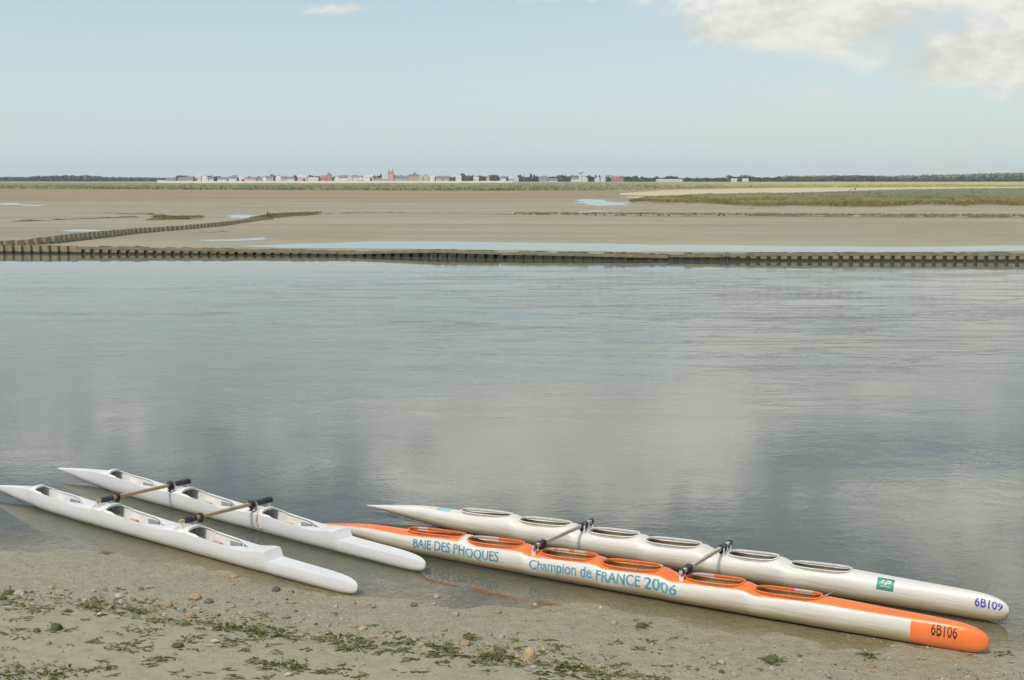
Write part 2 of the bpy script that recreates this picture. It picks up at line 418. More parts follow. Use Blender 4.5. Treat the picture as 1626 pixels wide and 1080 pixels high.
def gel_mat(name, base, dirt, orange=None, dirt_u=(.5, .85), chips=True):
    """weathered gel coat; UV = (station, girth) in metres"""
    m, nt, out = new_mat(name)
    uv = nt.add('ShaderNodeUVMap', uv_map='girth').outputs[0]
    sp = nt.add('ShaderNodeSeparateXYZ', {0: uv}); s, u = sp.outputs[0], sp.outputs[1]
    au = nt.math('ABSOLUTE', u)
    co = obj_co(nt)
    n_big = nt.noise(nt.scalevec(co, (.5, 2, 2)), 2.2, 6, .6)
    n_str = nt.noise(nt.scalevec(co, (.25, 3, 5)), 4.0, 6, .65)
    n_f = nt.noise(co, 38, 5, .7)
    c = nt.mix(nt.smooth(n_big, .38, .66, 0, .5), base, tuple(b * f for b, f in zip(base, (.90, .89, .86))))
    if orange is not None:
        col, qp, s_nose, s_bare = orange
        edge = nt.math('ADD', au, nt.math('MULTIPLY', nt.math('SUBTRACT', n_f, .5), .02))
        top = nt.smooth(edge, qp + .004, qp - .004)
        nose = nt.smooth(s, s_nose - .004, s_nose + .004)
        nose = nt.math('MULTIPLY', nose, nt.smooth(nt.math('ADD', au, nt.math('MULTIPLY', nt.math('SUBTRACT', n_big, .5), .06)), .512, .505))
        o = nt.math('MAXIMUM', top, nose)
        bare = nt.math('MULTIPLY', nt.smooth(s, s_bare[0] - .01, s_bare[0] + .01), nt.smooth(s, s_bare[1] + .01, s_bare[1] - .01))
        o = nt.math('MULTIPLY', o, nt.math('SUBTRACT', 1.0, bare))
        chip = nt.noise(nt.scalevec(co, (1, 2.5, 2.5)), 11, 7, .75)
        near_edge = nt.smooth(nt.math('ABSOLUTE', nt.math('SUBTRACT', edge, qp)), .035, .0)
        o = nt.math('MULTIPLY', o, nt.math('SUBTRACT', 1.0, nt.math('MULTIPLY', nt.smooth(nt.math('ADD', chip, nt.math('MULTIPLY', near_edge, .10)), .665, .70), .85)))
        oc = nt.mix(nt.smooth(n_big, .4, .65), col, (col[0] * .93, col[1] * .86, col[2] * .8))
        c = nt.mix(o, c, oc)
    dz = nt.math('ADD', au, nt.math('MULTIPLY', nt.math('SUBTRACT', n_str, .5), .16))
    grime = nt.smooth(dz, dirt_u[0], dirt_u[1], 0, .9)
    if orange is not None: grime = nt.math('MULTIPLY', grime, nt.math('SUBTRACT', 1.0, nt.math('MULTIPLY', nose, .85)))
    c = nt.mix(grime, c, dirt)
    st = nt.math('MULTIPLY', nt.smooth(n_str, .60, .72, 0, .45), nt.smooth(au, .10, .35))
    c = nt.mix(st, c, (.50, .45, .34))
    spk = nt.noise(nt.scalevec(co, (1, 1.5, 1.5)), 26, 3, .6)
    c = nt.mix(nt.smooth(spk, .725, .76, 0, .5), c, (.33, .29, .22))
    b = principled(nt, Base_Color=c, Roughness=nt.math('MULTIPLY_ADD', n_f, .22, .20), Specular_IOR_Level=.45)
    nt.l.new(nt.bump(nt.math('ADD', nt.math('MULTIPLY', n_big, .6), nt.math('MULTIPLY', n_f, .05)), .12, .012), b.inputs['Normal'])
    finish(nt, out, b.outputs[0]); return m

def inner_mat(name, a, b_):
    return simple(name, a, b_, 3, .6)

class Hull:
    def __init__(h, L, holes, surf, name, cols, rows, crease=None):
        """surf(s,u)->(x along, y away, z);  holes = list of loops [(s,u)...]"""
        h.L, h.surf, h.holes = L, surf, holes
        pts = [(s, u) for s in cols for u in rows]
        def inside(p, loop):
            c = False; j = len(loop) - 1
            for i in range(len(loop)):
                if (loop[i][1] > p[1]) != (loop[j][1] > p[1]) and p[0] < (loop[j][0] - loop[i][0]) * (p[1] - loop[i][1]) / (loop[j][1] - loop[i][1]) + loop[i][0]: c = not c
                j = i
            return c
        def near(p, loop, d):
            return any((p[0] - q[0]) ** 2 + (p[1] - q[1]) ** 2 < d * d for q in loop)
        bbs = [(min(q[0] for q in l) - .03, max(q[0] for q in l) + .03) for l in holes]
        keep = []
        for p in pts:
            ok = True
            for l, bb in zip(holes, bbs):
                if bb[0] < p[0] < bb[1] and (inside(p, l) or near(p, l, .014)): ok = False; break
            if ok: keep.append(p)
        vs = [Vector(p) for p in keep]; edges = []
        for l in holes:
            b0 = len(vs); vs += [Vector(q) for q in l]
            edges += [(b0 + i, b0 + (i + 1) % len(l)) for i in range(len(l))]
        if crease:
            idx = {p: i for i, p in enumerate(keep)}
            for u in crease:
                row = [(s, u) for s in cols]
                for a, b in zip(row, row[1:]):
                    if a in idx and b in idx: edges.append((idx[a], idx[b]))
        co, ed, fa, *_ = delaunay_2d_cdt(vs, edges, [], 0, 1e-6)
        faces = []
        for f in fa:
            cx = sum(co[i][0] for i in f) / 3; cy = sum(co[i][1] for i in f) / 3
            if any(bb[0] < cx < bb[1] and inside((cx, cy), l) for l, bb in zip(holes, bbs)): continue
            faces.append(tuple(f))
        h.co = co
        me = bpy.data.meshes.new(name)
        me.from_pydata([surf(p[0], p[1]) for p in co], [], faces)
        uvl = me.uv_layers.new(name='girth')
        for lp in me.loops: uvl.data[lp.index].uv = (co[lp.vertex_index][0], co[lp.vertex_index][1])
        bm = bmesh.new(); bm.from_mesh(me)
        bmesh.ops.remove_doubles(bm, verts=bm.verts[:], dist=.0008)
        bmesh.ops.recalc_face_normals(bm, faces=bm.faces[:])
        # outward means: the deck centre looks up
        top = max((f for f in bm.faces), key=lambda f: f.calc_center_median().z)
        if top.normal.z < 0: bmesh.ops.reverse_faces(bm, faces=bm.faces[:])
        bm.to_mesh(me); bm.free(); h.me = me
    def frame(h, s, u, e=.004):
        p = Vector(h.surf(s, u)); a = Vector(h.surf(s + e, u)) - Vector(h.surf(s - e, u)); b = Vector(h.surf(s, u + e)) - Vector(h.surf(s, u - e))
        n = a.cross(b)
        n = n.normalized() if n.length > 1e-9 else Vector((0, 0, 1))
        c = Vector(h.surf(s, 0)); c.z -= .15
        if n.dot(p - c) < 0: n = -n
        return p, n

def text_mesh(body, size_u, s0, s1, u_mid, hull, off=.003, bold=0.0, sheary=0.0, extrude=0):
    """lettering laid onto the near side of the hull (letters stand upright towards the deck)"""
    cu = bpy.data.curves.new('lettering', 'FONT'); cu.body = body; cu.size = 1; cu.offset = bold; cu.resolution_u = 4
    o = bpy.data.objects.new('tmp', cu); C.objects.link(o)
    bpy.context.view_layer.update()
    me = bpy.data.meshes.new_from_object(o.evaluated_get(bpy.context.evaluated_depsgraph_get()))
    bpy.data.objects.remove(o)
    xs = [v.co.x for v in me.vertices]; ys = [v.co.y for v in me.vertices]
    x0, x1 = min(xs), max(xs); y1 = .73
    for v in me.vertices:
        v.co.x = s0 + (v.co.x - x0) / (x1 - x0) * (s1 - s0)
        v.co.y = u_mid + (v.co.y / y1 - .5) * size_u
    return wrap_mesh(me, hull, off)
def wrap_mesh(me, hull, off):
    bm = bmesh.new(); bm.from_mesh(me)
    bmesh.ops.triangulate(bm, faces=bm.faces[:])
    for _ in range(4):
        es = [e for e in bm.edges if e.calc_length() > .03]
        if not es: break
        bmesh.ops.subdivide_edges(bm, edges=es, cuts=1)
        bmesh.ops.triangulate(bm, faces=bm.faces[:])
    for v in bm.verts:
        p, n = hull.frame(v.co.x, v.co.y)
        v.co = p + n * off
    bmesh.ops.recalc_face_normals(bm, faces=bm.faces[:])
    bm.to_mesh(me); bm.free(); return me
def patch_mesh(rects, hull, off):
    me = bpy.data.meshes.new('patch'); vs = []; fs = []
    for (a, b, c, d) in rects:
        k = len(vs); vs += [(a, c, 0), (b, c, 0), (b, d, 0), (a, d, 0)]; fs.append((k, k + 1, k + 2, k + 3))
    me.from_pydata(vs, [], fs); return wrap_mesh(me, hull, off)

def ring_loft(loops, closed=True):
    """list of loops (same count) -> verts, faces"""
    n = len(loops[0]); vs = [p for l in loops for p in l]; fs = []
    for j in range(len(loops) - 1):
        for i in range(n):
            a, b = j * n + i, j * n + (i + 1) % n
            fs.append((a, b, b + n, a + n))
    return vs, fs

M_LASH = simple('black_rubber', (.020, .021, .023), (.05, .05, .052), 22, .75, .5, 60)
M_WOOD_NEW = simple('pine_wood', (.52, .36, .19), (.42, .27, .13), 5, .6, .2, 30)
M_WOOD_OLD = simple('weathered_wood', (.58, .52, .42), (.47, .41, .32), 6, .7, .2, 30)
M_TEAL = simple('teal_paint', (.03, .225, .31), (.15, .35, .41), 9, .5)
M_BLACKP = simple('black_paint', (.03, .028, .028), None, 10, .5)
M_BLUEP = simple('blue_paint', (.05, .07, .36), (.09, .11, .42), 10, .5)
M_GREENS = simple('green_sticker', (.035, .22, .135), (.05, .27, .18), 4, .45)
M_PALET = simple('pale_teal_sticker', (.25, .52, .52), (.33, .58, .58), 6, .5)
M_WHITEP = simple('white_print', (.78, .80, .76), None, 10, .5)
M_METAL = simple('grey_metal', (.42, .41, .38), (.3, .29, .27), 20, .4)
M_INNER_T = inner_mat('backlit_tan_laminate', (.50, .42, .24), (.38, .31, .17))  # tan stands for daylight coming through the thin shell, put into the colour
M_INNER_W = inner_mat('white_laminate', (.76, .75, .71), (.66, .64, .58))
M_SEATW = simple('plywood', (.50, .32, .18), (.40, .25, .14), 6, .6)
M_ROPE = simple('pale_rope', (.60, .53, .38), (.48, .42, .3), 40, .8)
M_GREYB = simple('grey_panel', (.33, .34, .34), (.27, .28, .28), 5, .6)

def wrap_band(parent, mat, A, B, w0, w1, hw, hh, jag=.012, seed=1, name='lashing'):
    """rubber wound round a beam A-B between lengths w0..w1: uneven lumpy turns"""
    rng = random.Random(seed); d = (B - A).normalized(); side = Vector((-d.y, d.x, 0)).normalized(); up = d.cross(side) * -1
    if up.z < 0: up = -up
    turns = max(6, int((w1 - w0) / .028)) ; loops = []
    for k in range(turns + 1):
        t = w0 + (w1 - w0) * k / turns; sw = (.010 if k % 2 else -.003) + rng.uniform(0, jag) * .8
        if k in (0, turns): sw = -.012
        l = []
        for i in range(16):
            a = 2 * pi * i / 16; ca, sa = cos(a), sin(a)
            x = math.copysign(abs(ca) ** .45, ca) * (hw + sw); y = math.copysign(abs(sa) ** .45, sa) * (hh + sw)
            l.append(A + d * (t + rng.uniform(-.006, .006)) + side * x + up * y)
        loops.append(l)
    vs, fs = ring_loft(loops); n = 16; fs.append(tuple(range(n))[::-1]); fs.append(tuple(range(len(vs) - n, len(vs))))
    return mesh(name, vs, fs, mat, parent, smooth=60)
def bar(A, B, hw, hh, bev=.006):
    d = (B - A); L = d.length; q = d.to_track_quat('X', 'Z').to_matrix().to_4x4()
    bm = bmesh.new(); box(bm, (L, 2 * hw, 2 * hh), Matrix.Translation((A + B) / 2) @ q, bev); return bm
def tube(pts, r, seg=8):
    loops = []
    for i, p in enumerate(pts):
        d = (pts[min(i + 1, len(pts) - 1)] - pts[max(i - 1, 0)]).normalized()
        s = d.orthogonal().normalized(); t = d.cross(s)
        rr = r[i] if isinstance(r, list) else r
        loops.append([p + (s * cos(2 * pi * k / seg) + t * sin(2 * pi * k / seg)) * rr for k in range(seg)])
    vs, fs = ring_loft(loops); fs.append(tuple(range(seg))[::-1]); fs.append(tuple(range(len(vs) - seg, len(vs))))
    return vs, fs

# ---------- six seat pair
def six_seat_hull(tip, nose, cpx, ztip, rim_mat, body_mat, parent, label, lettering, bare_rims, sizes):
    A = Vector((tip.x, tip.y, 0)); d = Vector((nose.x - tip.x, nose.y - tip.y, 0)); L = d.length; d.normalize()
    n = Vector((-d.y, d.x, 0))
    Bt = [(0, .012), (.02, .035), (.06, .085), (.12, .150), (.2, .225), (.3, .268), (.42, .285), (.6, .285), (.72, .268), (.82, .23), (.9, .182), (.95, .150), (.972, .124), (.986, .094), (.994, .064), (.998, .036), (1, .012)]
    TOPt = [(0, ztip), (.05, ztip + .085), (.10, ztip + .16), (.16, ztip + .22), (.25, .475), (.4, .49), (.62, .485), (.8, .468), (.88, .452), (.94, .442), (.968, .425), (.984, .388), (.993, .342), (.998, .285), (1, .22)]
    KEELt = [(0, ztip - .02), (.04, ztip - .06), (.09, ztip - .13), (.15, .01), (.20, -.02), (.3, -.025), (.6, -.022), (.8, -.012), (.92, -.002), (.97, .004), (.985, .02), (.993, .055), (.998, .11), (1, .175)]
    cks = [(s_of(a, A, d, .47), s_of(b, A, d, .47)) for a, b in cpx]
    R = .33; UM = R * pi / 2
    def top(s):
        z = spl(TOPt, s / L)
        z -= .040
        for (a, b) in cks:
            last = (a, b) == cks[-1]
            ramp = .045 * sstep(a - .05, b, s) * (1 if last else 1 - sstep(b + .02, b + .24, s))
            z += ramp
            z -= 0 if last else .012 * sstep(b + .03, b + .25, s) * (1 - sstep(b + .30, b + .75, s))
        if s < cks[0][0]: z += .040 * (1 - sstep(cks[0][0] - 1.0, cks[0][0], s))
        return z
    def scoop(s):        # side scallop between the seats
        v = 0
        for (a, b), (a2, b2) in zip(cks, cks[1:]):
            v = max(v, sstep(b - .02, b + .2, s) * (1 - sstep(a2 - .22, a2 + .02, s)))
        return v
    def surf(s, u):
        f = min(1, max(0, s / L)); b = max(.004, spl(Bt, f)); zt = top(s); zk = spl(KEELt, f)
        zm = zk + (zt - zk) * .50
        th = max(-1, min(1, u / UM)); a = abs(th) * pi      # 0 deck centre .. pi keel
        if a <= pi / 2:
            nn = 2.7 - .5 * scoop(s)
            y = b * sin(a) ** (2 / nn) if a > 0 else 0; z = zm + (zt - zm) * max(0, cos(a)) ** (2 / nn)
        else:
            nn = 2.25; y = b * sin(a) ** (2 / nn) if a < pi - 1e-6 else 0; z = zm - (zm - zk) * max(0, -cos(a)) ** (2 / nn)
        return (s, math.copysign(y, u) if u else 0.0, z)
    def u_of(s, y):
        b = spl(Bt, s / L); r = min(.999, abs(y) / b); nn = 2.7
        return math.copysign(math.asin(r ** (nn / 2)) / pi * UM, y)
    holes, xyl = [], []
    for (a, b) in cks:
        a2, b2 = a + .03, b - .03; hw = min(.222, .80 * min(spl(Bt, a / L), spl(Bt, b / L))); pts = []
        mid = (a2 + b2) / 2; hl = (b2 - a2) / 2
        for i in range(64):
            t = 2 * pi * i / 64; ct, st = cos(t), sin(t)
            ex = 2.6 if ct < 0 else 3.4
            x = mid + hl * math.copysign(abs(ct) ** (2 / ex), ct); y = hw * math.copysign(abs(st) ** (2 / 3.2), st)
            pts.append((x, y))
        xyl.append(pts); holes.append([(x, u_of(x, y)) for x, y in pts])
    cols = [L * k for k in (0, .002, .006, .012)] + [L * .02 + (L * .97 - L * .02) * i / 250 for i in range(251)] + [L * k for k in (.976, .981, .985, .989, .992, .995, .9975, .999, 1)]
    rows = [UM * (i / 22.0) for i in range(-22, 23)]
    hu = Hull(L, holes, surf, 'hull', cols, rows)
    ho = link('hull', hu.me, [body_mat, M_INNER_T], parent, smooth=50)
    ho['label'] = label
    base = parent.matrix_basis.translation
    rz = atan2(d.y, d.x)
    ho.rotation_euler = (0, 0, rz); ho.location = A - base
    sol = ho.modifiers.new('shell', 'SOLIDIFY'); sol.thickness = .012; sol.offset = -1; sol.material_offset = 1; sol.material_offset_rim = 0
    # coamings
    for k, (pts, hl) in enumerate(zip(xyl, holes)):
        zs = [surf(x, u)[2] for x, u in hl]; zr = max(zs) * .30 + sum(zs) / len(zs) * .70 + .020
        x0, x1 = min(p[0] for p in pts), max(p[0] for p in pts); cx = (x0 + x1) / 2
        loops = []
        def off(o, zf):
            out = []
            for i, (x, y) in enumerate(pts):
                xa, ya = pts[i - 1]; xb, yb = pts[(i + 1) % len(pts)]
                tx, ty = xb - xa, yb - ya; ln = sqrt(tx * tx + ty * ty) or 1
                out.append(Vector((x + ty / ln * o, y - tx / ln * o, zf(i))))
            return out
        def rz_(i):
            f = (pts[i][0] - x0) / (x1 - x0)
            return zr - .012 + .030 * f * f + (top((x0 + x1) / 2 + (f - .5) * .6) - top(cx)) * .25
        loops.append(off(.004, lambda i: zs[i] - .016))
        loops.append(off(.010, lambda i: rz_(i) - .016))
        loops.append(off(.016, lambda i: rz_(i) - .012))
        loops.append(off(.020, lambda i: rz_(i) - .003))
        loops.append(off(.014, lambda i: rz_(i) + .004))
        loops.append(off(-.004, lambda i: rz_(i) + .003))
        loops.append(off(-.006, lambda i: rz_(i) - .008))
        loops.append(off(-.006, lambda i: rz_(i) - .034))
        loops.append(off(-.002, lambda i: rz_(i) - .038))
        vs, fs = ring_loft(loops)
        co = mesh('coaming', vs, fs, rim_mat, ho, smooth=55)
        # bucket seat low inside
        b = spl(Bt, (x0 + .3) / L)
        bm = bmesh.new(); box(bm, (.26, .30, .025), T(x0 + .33, 0, .20), .008); box(bm, (.025, .28, .10), T(x0 + .20, 0, .25), .008); box(bm, (.05, .26, .19), T(x0 + .33, 0, .095), .006)
        bmobj('seat', bm, M_INNER_T, ho)
    # lettering and stickers
    for it in lettering: it(hu, ho, A, d)
    return ho, hu, A, d, cks

TEXT = lambda body, px0, px1, size, u, m, bold=.02, lab=None: (lambda hu, ho, A, d: (lambda o: lab and o.__setitem__('label', lab))(
    link('lettering', text_mesh(body, size, s_of(px0, A, d, .35, -.24), s_of(px1, A, d, .35, -.24), u, hu, .003, bold), m, ho)))

Z_T = .20
T106, N106 = at(497, 831, Z_T), at(1571, 1021, .2)
T109, N109 = at(583, 802, Z_T), at(1603, 972, .2)
CK106 = [(649, 739), (744, 832), (860, 948), (957, 1052), (1090, 1183), (1198, 1307)]
CK109 = [(733, 814), (826, 907), (936, 1015), (1026, 1114), (1156, 1237), (1255, 1354)]
GRIME = (.34, .265, .135)
pair6 = empty('double_canoe', (T106 + N106) / 2 * Vector((1, 1, 0)) if False else Vector(((T106.x + N106.x) / 2, (T106.y + N106.y) / 2, 0)))
tag(pair6, 'long six-seat double canoe, one hull orange-decked with teal lettering, the other cream', 'canoe')
bpy.context.view_layer.update()
L106 = (Vector((N106.x, N106.y)) - Vector((T106.x, T106.y))).length
A_ = Vector((T106.x, T106.y, 0)); d_ = Vector((N106.x - T106.x, N106.y - T106.y, 0)).normalized()
ORANGE = (.86, .20, .045)
m106 = gel_mat('orange_white_gelcoat', (.64, .615, .55), GRIME, (ORANGE, .138, s_of(1446, A_, d_, .3, -.15), (s_of(738, A_, d_, .45), s_of(764, A_, d_, .45))), (.205, .345))
m109 = gel_mat('cream_gelcoat', (.68, .655, .58), GRIME, None, (.195, .34))
m_rim_o = simple('orange_rim_paint', (.86, .19, .05), (.72, .13, .03), 5, .4)
m_rim_w = simple('white_rim_gelcoat', (.74, .73, .69), (.62, .60, .54), 4, .4)

def worn_orange():
    m, nt, out = new_mat('worn_orange_rim')
    co = obj_co(nt)
    f = nt.noise(nt.scalevec(co, (1, .2, .2)), 2.3, 4, .6); g = nt.noise(co, 18, 5, .7)
    c = nt.mix(nt.smooth(g, .35, .7), (.88, .21, .05), (.74, .14, .035))
    sp = nt.add('ShaderNodeSeparateXYZ', {0: co})
    far = nt.smooth(sp.outputs[1], .08, .12)
    c = nt.mix(nt.math('MULTIPLY', far, nt.smooth(nt.math('ADD', f, nt.math('MULTIPLY', g, .15)), .59, .62)), c, (.60, .50, .44))
    finish(nt, out, principled(nt, Base_Color=c, Roughness=.42).outputs[0]); return m
m_rim_o = worn_orange()

def sticker_green(hu, ho, A, d):
    s0, s1 = s_of(1393, A, d, .38, -.15), s_of(1420, A, d, .38, -.15)
    u0, u1 = -.235, -.055
    o = link('sticker', patch_mesh([(s0, s1, u0, u1)], hu, .0025), M_GREENS, ho); o['label'] = 'square green sticker with white emblem'
    w = s1 - s0; h = u1 - u0
    X = lambda f: s0 + w * f; Y = lambda f: u0 + h * f
    rects = [(X(.26), X(.46), Y(.66), Y(.74)), (X(.22), X(.42), Y(.50), Y(.58)),
             (X(.54), X(.80), Y(.68), Y(.75)), (X(.50), X(.80), Y(.51), Y(.58)), (X(.74), X(.82), Y(.55), Y(.71)), (X(.47), X(.56), Y(.36), Y(.52))]
    rects += [(X(.20 + i * .068), X(.20 + i * .068 + .05), Y(.225), Y(.285)) for i in range(9)]
    l = link('emblem', patch_mesh(rects, hu, .0045), M_WHITEP, ho)
def sticker_teal(hu, ho, A, d):
    s0, s1 = s_of(696, A, d, .45), s_of(717, A, d, .45)
    o = link('sticker', patch_mesh([(s0, s1, -.085, .03)], hu, .0025), M_PALET, ho); o['label'] = 'small faded teal sticker'
    w = s1 - s0
    link('emblem', patch_mesh([(s0 + w * .25, s0 + w * .5, -.045, -.030), (s0 + w * .4, s0 + w * .8, -.02, -.005)], hu, .004), M_WHITEP, ho)
def deck_peg(hu, ho, A, d):
    s = s_of(1311, A, d, .46)
    z = hu.surf(s, 0)[2]
    vs, fs = tube([Vector((s - .02, -.02, z - .005)), Vector((s - .005, .0, z + .03)), Vector((s + .10, .10, z + .075))], .014)
    mesh('rudder_peg', vs, fs, M_METAL, ho, smooth=60)
h106 = six_seat_hull(T106, N106, CK106, Z_T, m_rim_o, m106, pair6, 'white hull with orange deck, teal lettering and orange nose',
    [TEXT('BAIE DES PHOQUES', 655, 793, .100, -.228, M_TEAL, .02), TEXT('Champion de', 842, 941, .100, -.225, M_TEAL, .018), TEXT('FRANCE', 948, 1018, .108, -.222, M_TEAL, .022), TEXT('2006', 1024, 1076, .108, -.225, M_TEAL, .018),
     TEXT('6B106', 1477, 1518, .13, -.195, M_BLACKP, .004), deck_peg], True, None)
h109 = six_seat_hull(T109, N109, CK109, Z_T, m_rim_w, m109, pair6, 'plain cream-white hull with green sticker and blue number',
    [TEXT('6B109', 1546, 1590, .12, -.185, M_BLUEP, .02), sticker_green, sticker_teal], False, None)

def loc_in(parent_root, v): return v - Vector(parent_root.location)
def beam_posts(ho, hu, s, side_m, ys=(-.175, .175), hgt=.15, zb=None):
    for y in ys:
        z = hu.surf(s, math.copysign(.10, y))[2]
        bm = bmesh.new(); box(bm, (.075, .030, hgt + .12), T(s, y, z + (hgt - .12) / 2), .008)
        bmobj('beam_post', bm, side_m, ho)
def hull_world(A, d, s, y, z):
    n = Vector((-d.y, d.x, 0)); return Vector((A.x + d.x * s + n.x * y, A.y + d.y * s + n.y * y, z))
def crossbeam6(px_a, px_b, seed):
    hoA, huA, Aa, da, _ = h106; hoB, huB, Ab, db, _ = h109
    sa, sb = s_of(px_a, Aa, da, .55), s_of(px_b, Ab, db, .55)
    za = huA.surf(sa, 0)[2] + .115; zb = huB.surf(sb, 0)[2] + .115
    P0 = hull_world(Aa, da, sa, -.23, za); P1 = hull_world(Ab, db, sb, .23, zb)
    P0, P1 = loc_in(pair6, P0), loc_in(pair6, P1)
    b = bmobj('crossbeam', bar(P0, P1, .027, .032), M_WOOD_OLD, pair6)
    Lb = (P1 - P0).length
    for k, (a0, a1, e) in enumerate([(.015, .085, 0), (.20, .40, .012), (Lb - .46, Lb - .36, 0), (Lb - .32, Lb - .24, 0), (Lb - .09, Lb - .01, 0)]):
        lo = wrap_band(b, M_LASH, P0, P1, a0, a1, .029 + e, .034 + e, .012, seed + k)
        # tails hanging round the posts
        d = (P1 - P0).normalized(); c = P0 + d * (a0 + a1) / 2
        bm = bmesh.new(); q = d.to_track_quat('X', 'Z').to_matrix().to_4x4()
        box(bm, (a1 - a0 - .02, .075, .10), Matrix.Translation(c - Vector((0, 0, .055))) @ q, .02)
        bmobj('lashing', bm, M_LASH, b)
    beam_posts(hoA, huA, sa, m_rim_w, (-.19, .19)); beam_posts(hoB, huB, sb, m_rim_w, (-.17, .17))
    return b
bpy.context.view_layer.update()
cb6a = crossbeam6(856, 933, 10); cb6b = crossbeam6(1089, 1153, 30)

# ---------- three seat pair
def three_seat_hull(tip, nose, px, ztip, parent, label, body_mat):
    A = Vector((tip.x, tip.y, 0)); d = Vector((nose.x - tip.x, nose.y - tip.y, 0)); L = d.length; d.normalize()
    S_ = lambda p, z=.42, lat=0: s_of(p, A, d, z, lat)
    (h1, e1, p1, h2, e2, p2, h3, e3, p3, st) = [S_(p) for p in px]      # hoop, end of opening, peak ... step bottom
    Bt = [(0, .012), (.02, .03), (.07, .075), (.14, .135), (h1 / L, .19), (.28, .235), (.42, .255), (.6, .25), (p3 / L, .215), (st / L, .195), (.86, .18), (.93, .155), (.965, .125), (.984, .085), (.995, .045), (1, .010)]
    KEELt = [(0, ztip - .022), (.04, ztip - .055), (.09, ztip - .12), (.15, .02), (.21, -.015), (.3, -.02), (.7, -.02), (.93, -.012), (.97, -.006), (.984, .008), (.993, .036), (.998, .075), (1, .11)]
    g1 = .40
    GUNt = [(0, ztip), (h1 * .5, ztip + .135), (h1, g1), ((h1 + e1) / 2, .385), (e1, .35), (p1, .385), (h2, .40), ((h2 + e2) / 2, .37), (e2, .345), (p2, .385), (h3, .40), ((h3 + e3) / 2, .37), (e3, .345),
            (p3 - .05, .415), (p3, .415), (st, .265), (st + .5, .262), (L * .93, .262), (L * .965, .254), (L * .983, .238), (L * .993, .212), (L * .998, .175), (L, .13)]
    def crown(s):
        z = 0
        for h in (h1, h2, h3):
            z = max(z, .088 * sstep(h - .38, h - .02, s) * (1 - sstep(h + .25, h + .45, s)))
        if s < h1: z = max(z, .02)
        for e, p in ((e1, p1), (e2, p2), (e3, p3)):
            if e - .25 < s < p + .02:
                z = max(z, .055 * sstep(e - .1, p - .02, s)) if p is not p3 else .012
            elif p <= s < p + .04 and p is not p3: z = max(z, .055 * (1 - sstep(p, p + .04, s)))
        return z
    UD, UMx = .25, .80
    def surf(s, u):
        f = min(1, max(0, s / L)); b = max(.004, spl(Bt, f)); zg = lerp_tab(GUNt, s) if p3 - .06 < s < st + .01 else spl(GUNt, s); zk = spl(KEELt, f)
        au = abs(u)
        if au <= UD:
            r = au / UD; y = b * r * .985
            z = zg + crown(s) * (1 - r ** 2.4)
        else:
            t = (au - UD) / (UMx - UD) * pi / 2; nn = 3.0
            y = b * max(0, cos(t)) ** (2 / nn) * (.985 + .015 * sin(2 * t)); z = zg - (zg - zk) * sin(t) ** (2 / 2.2)
        return (s, math.copysign(y, u) if au > 1e-9 else 0.0, z)
    holes = []
    for (h, e) in ((h1, e1), (h2, e2), (h3, e3)):
        pts = []; N = 22; y0 = .985 - .035 / .24
        for i in range(9):                              # rounded hoop end
            a = pi / 2 + pi * i / 8
            pts.append((h + .10 + cos(a) * .05, math.copysign(abs(sin(a)) ** .6, sin(a)) * y0))
        side = [(h + .10 + (e - h - .10) * i / N) for i in range(1, N + 1)]
        for x in side:
            f = (x - h) / (e - h); pts.append((x, -y0 * (1 - .9 * sstep(.62, 1.0, f) ** 1.3)))
        for x in reversed(side):
            f = (x - h) / (e - h); pts.append((x, y0 * (1 - .9 * sstep(.62, 1.0, f) ** 1.3)))
        holes.append([(x, r * UD) for x, r in pts])
    ex = sorted(set([p1, p1 + .02, p1 + .04, p2, p2 + .02, p2 + .04, p3 - .05, p3, p3 + .02, (p3 + st) / 2, st, st + .02]))
    cols = [L * k for k in (0, .002, .006, .012)] + [L * .02 + (L * .96 - L * .02) * i / 220 for i in range(221)] + [L * k for k in (.966, .972, .978, .983, .987, .991, .994, .9965, .9985, 1)]
    cols = sorted([c for c in cols if all(abs(c - e) > .012 for e in ex)] + ex)
    rows = [UD * i / 9 for i in range(-9, 10)] + [s * (UD + (UMx - UD) * i / 18) for i in range(1, 19) for s in (-1, 1)]
    rows = sorted(rows)
    hu = Hull(L, holes, surf, 'hull', cols, rows, crease=(-UD, UD))
    ho = link('hull', hu.me, [body_mat, M_INNER_W], parent, smooth=38)
    ho['label'] = label
    ho.rotation_euler = (0, 0, atan2(d.y, d.x)); ho.location = A - Vector(parent.location)
    sol = ho.modifiers.new('shell', 'SOLIDIFY'); sol.thickness = .014; sol.offset = -1; sol.material_offset = 1; sol.material_offset_rim = 0
    for k, (h, e) in enumerate(((h1, e1), (h2, e2), (h3, e3))):
        zg = lerp_tab(GUNt, h)
        b = spl(Bt, (h + .5) / L) - .035
        bm = bmesh.new(); box(bm, (.24, 2 * b * .92, .02), T(h + .46, 0, .205), .006)
        so = bmobj('seat', bm, M_SEATW if k else M_INNER_W, ho)
        bm = bmesh.new(); box(bm, (.02, 2 * b * .62, .16), T(h + .36, 0, .115), .004); box(bm, (.02, 2 * b * .62, .16), T(h + .57, 0, .115), .004)
        bmobj('seat_support', bm, M_INNER_W, ho)
        bm = bmesh.new()
        box(bm, (.02, 2 * (spl(Bt, (h + .06) / L) - .03) * .72, .20), T(h + .04, 0, .16), .004)
        bmobj('bulkhead', bm, M_GREYB, ho)
        loops = []
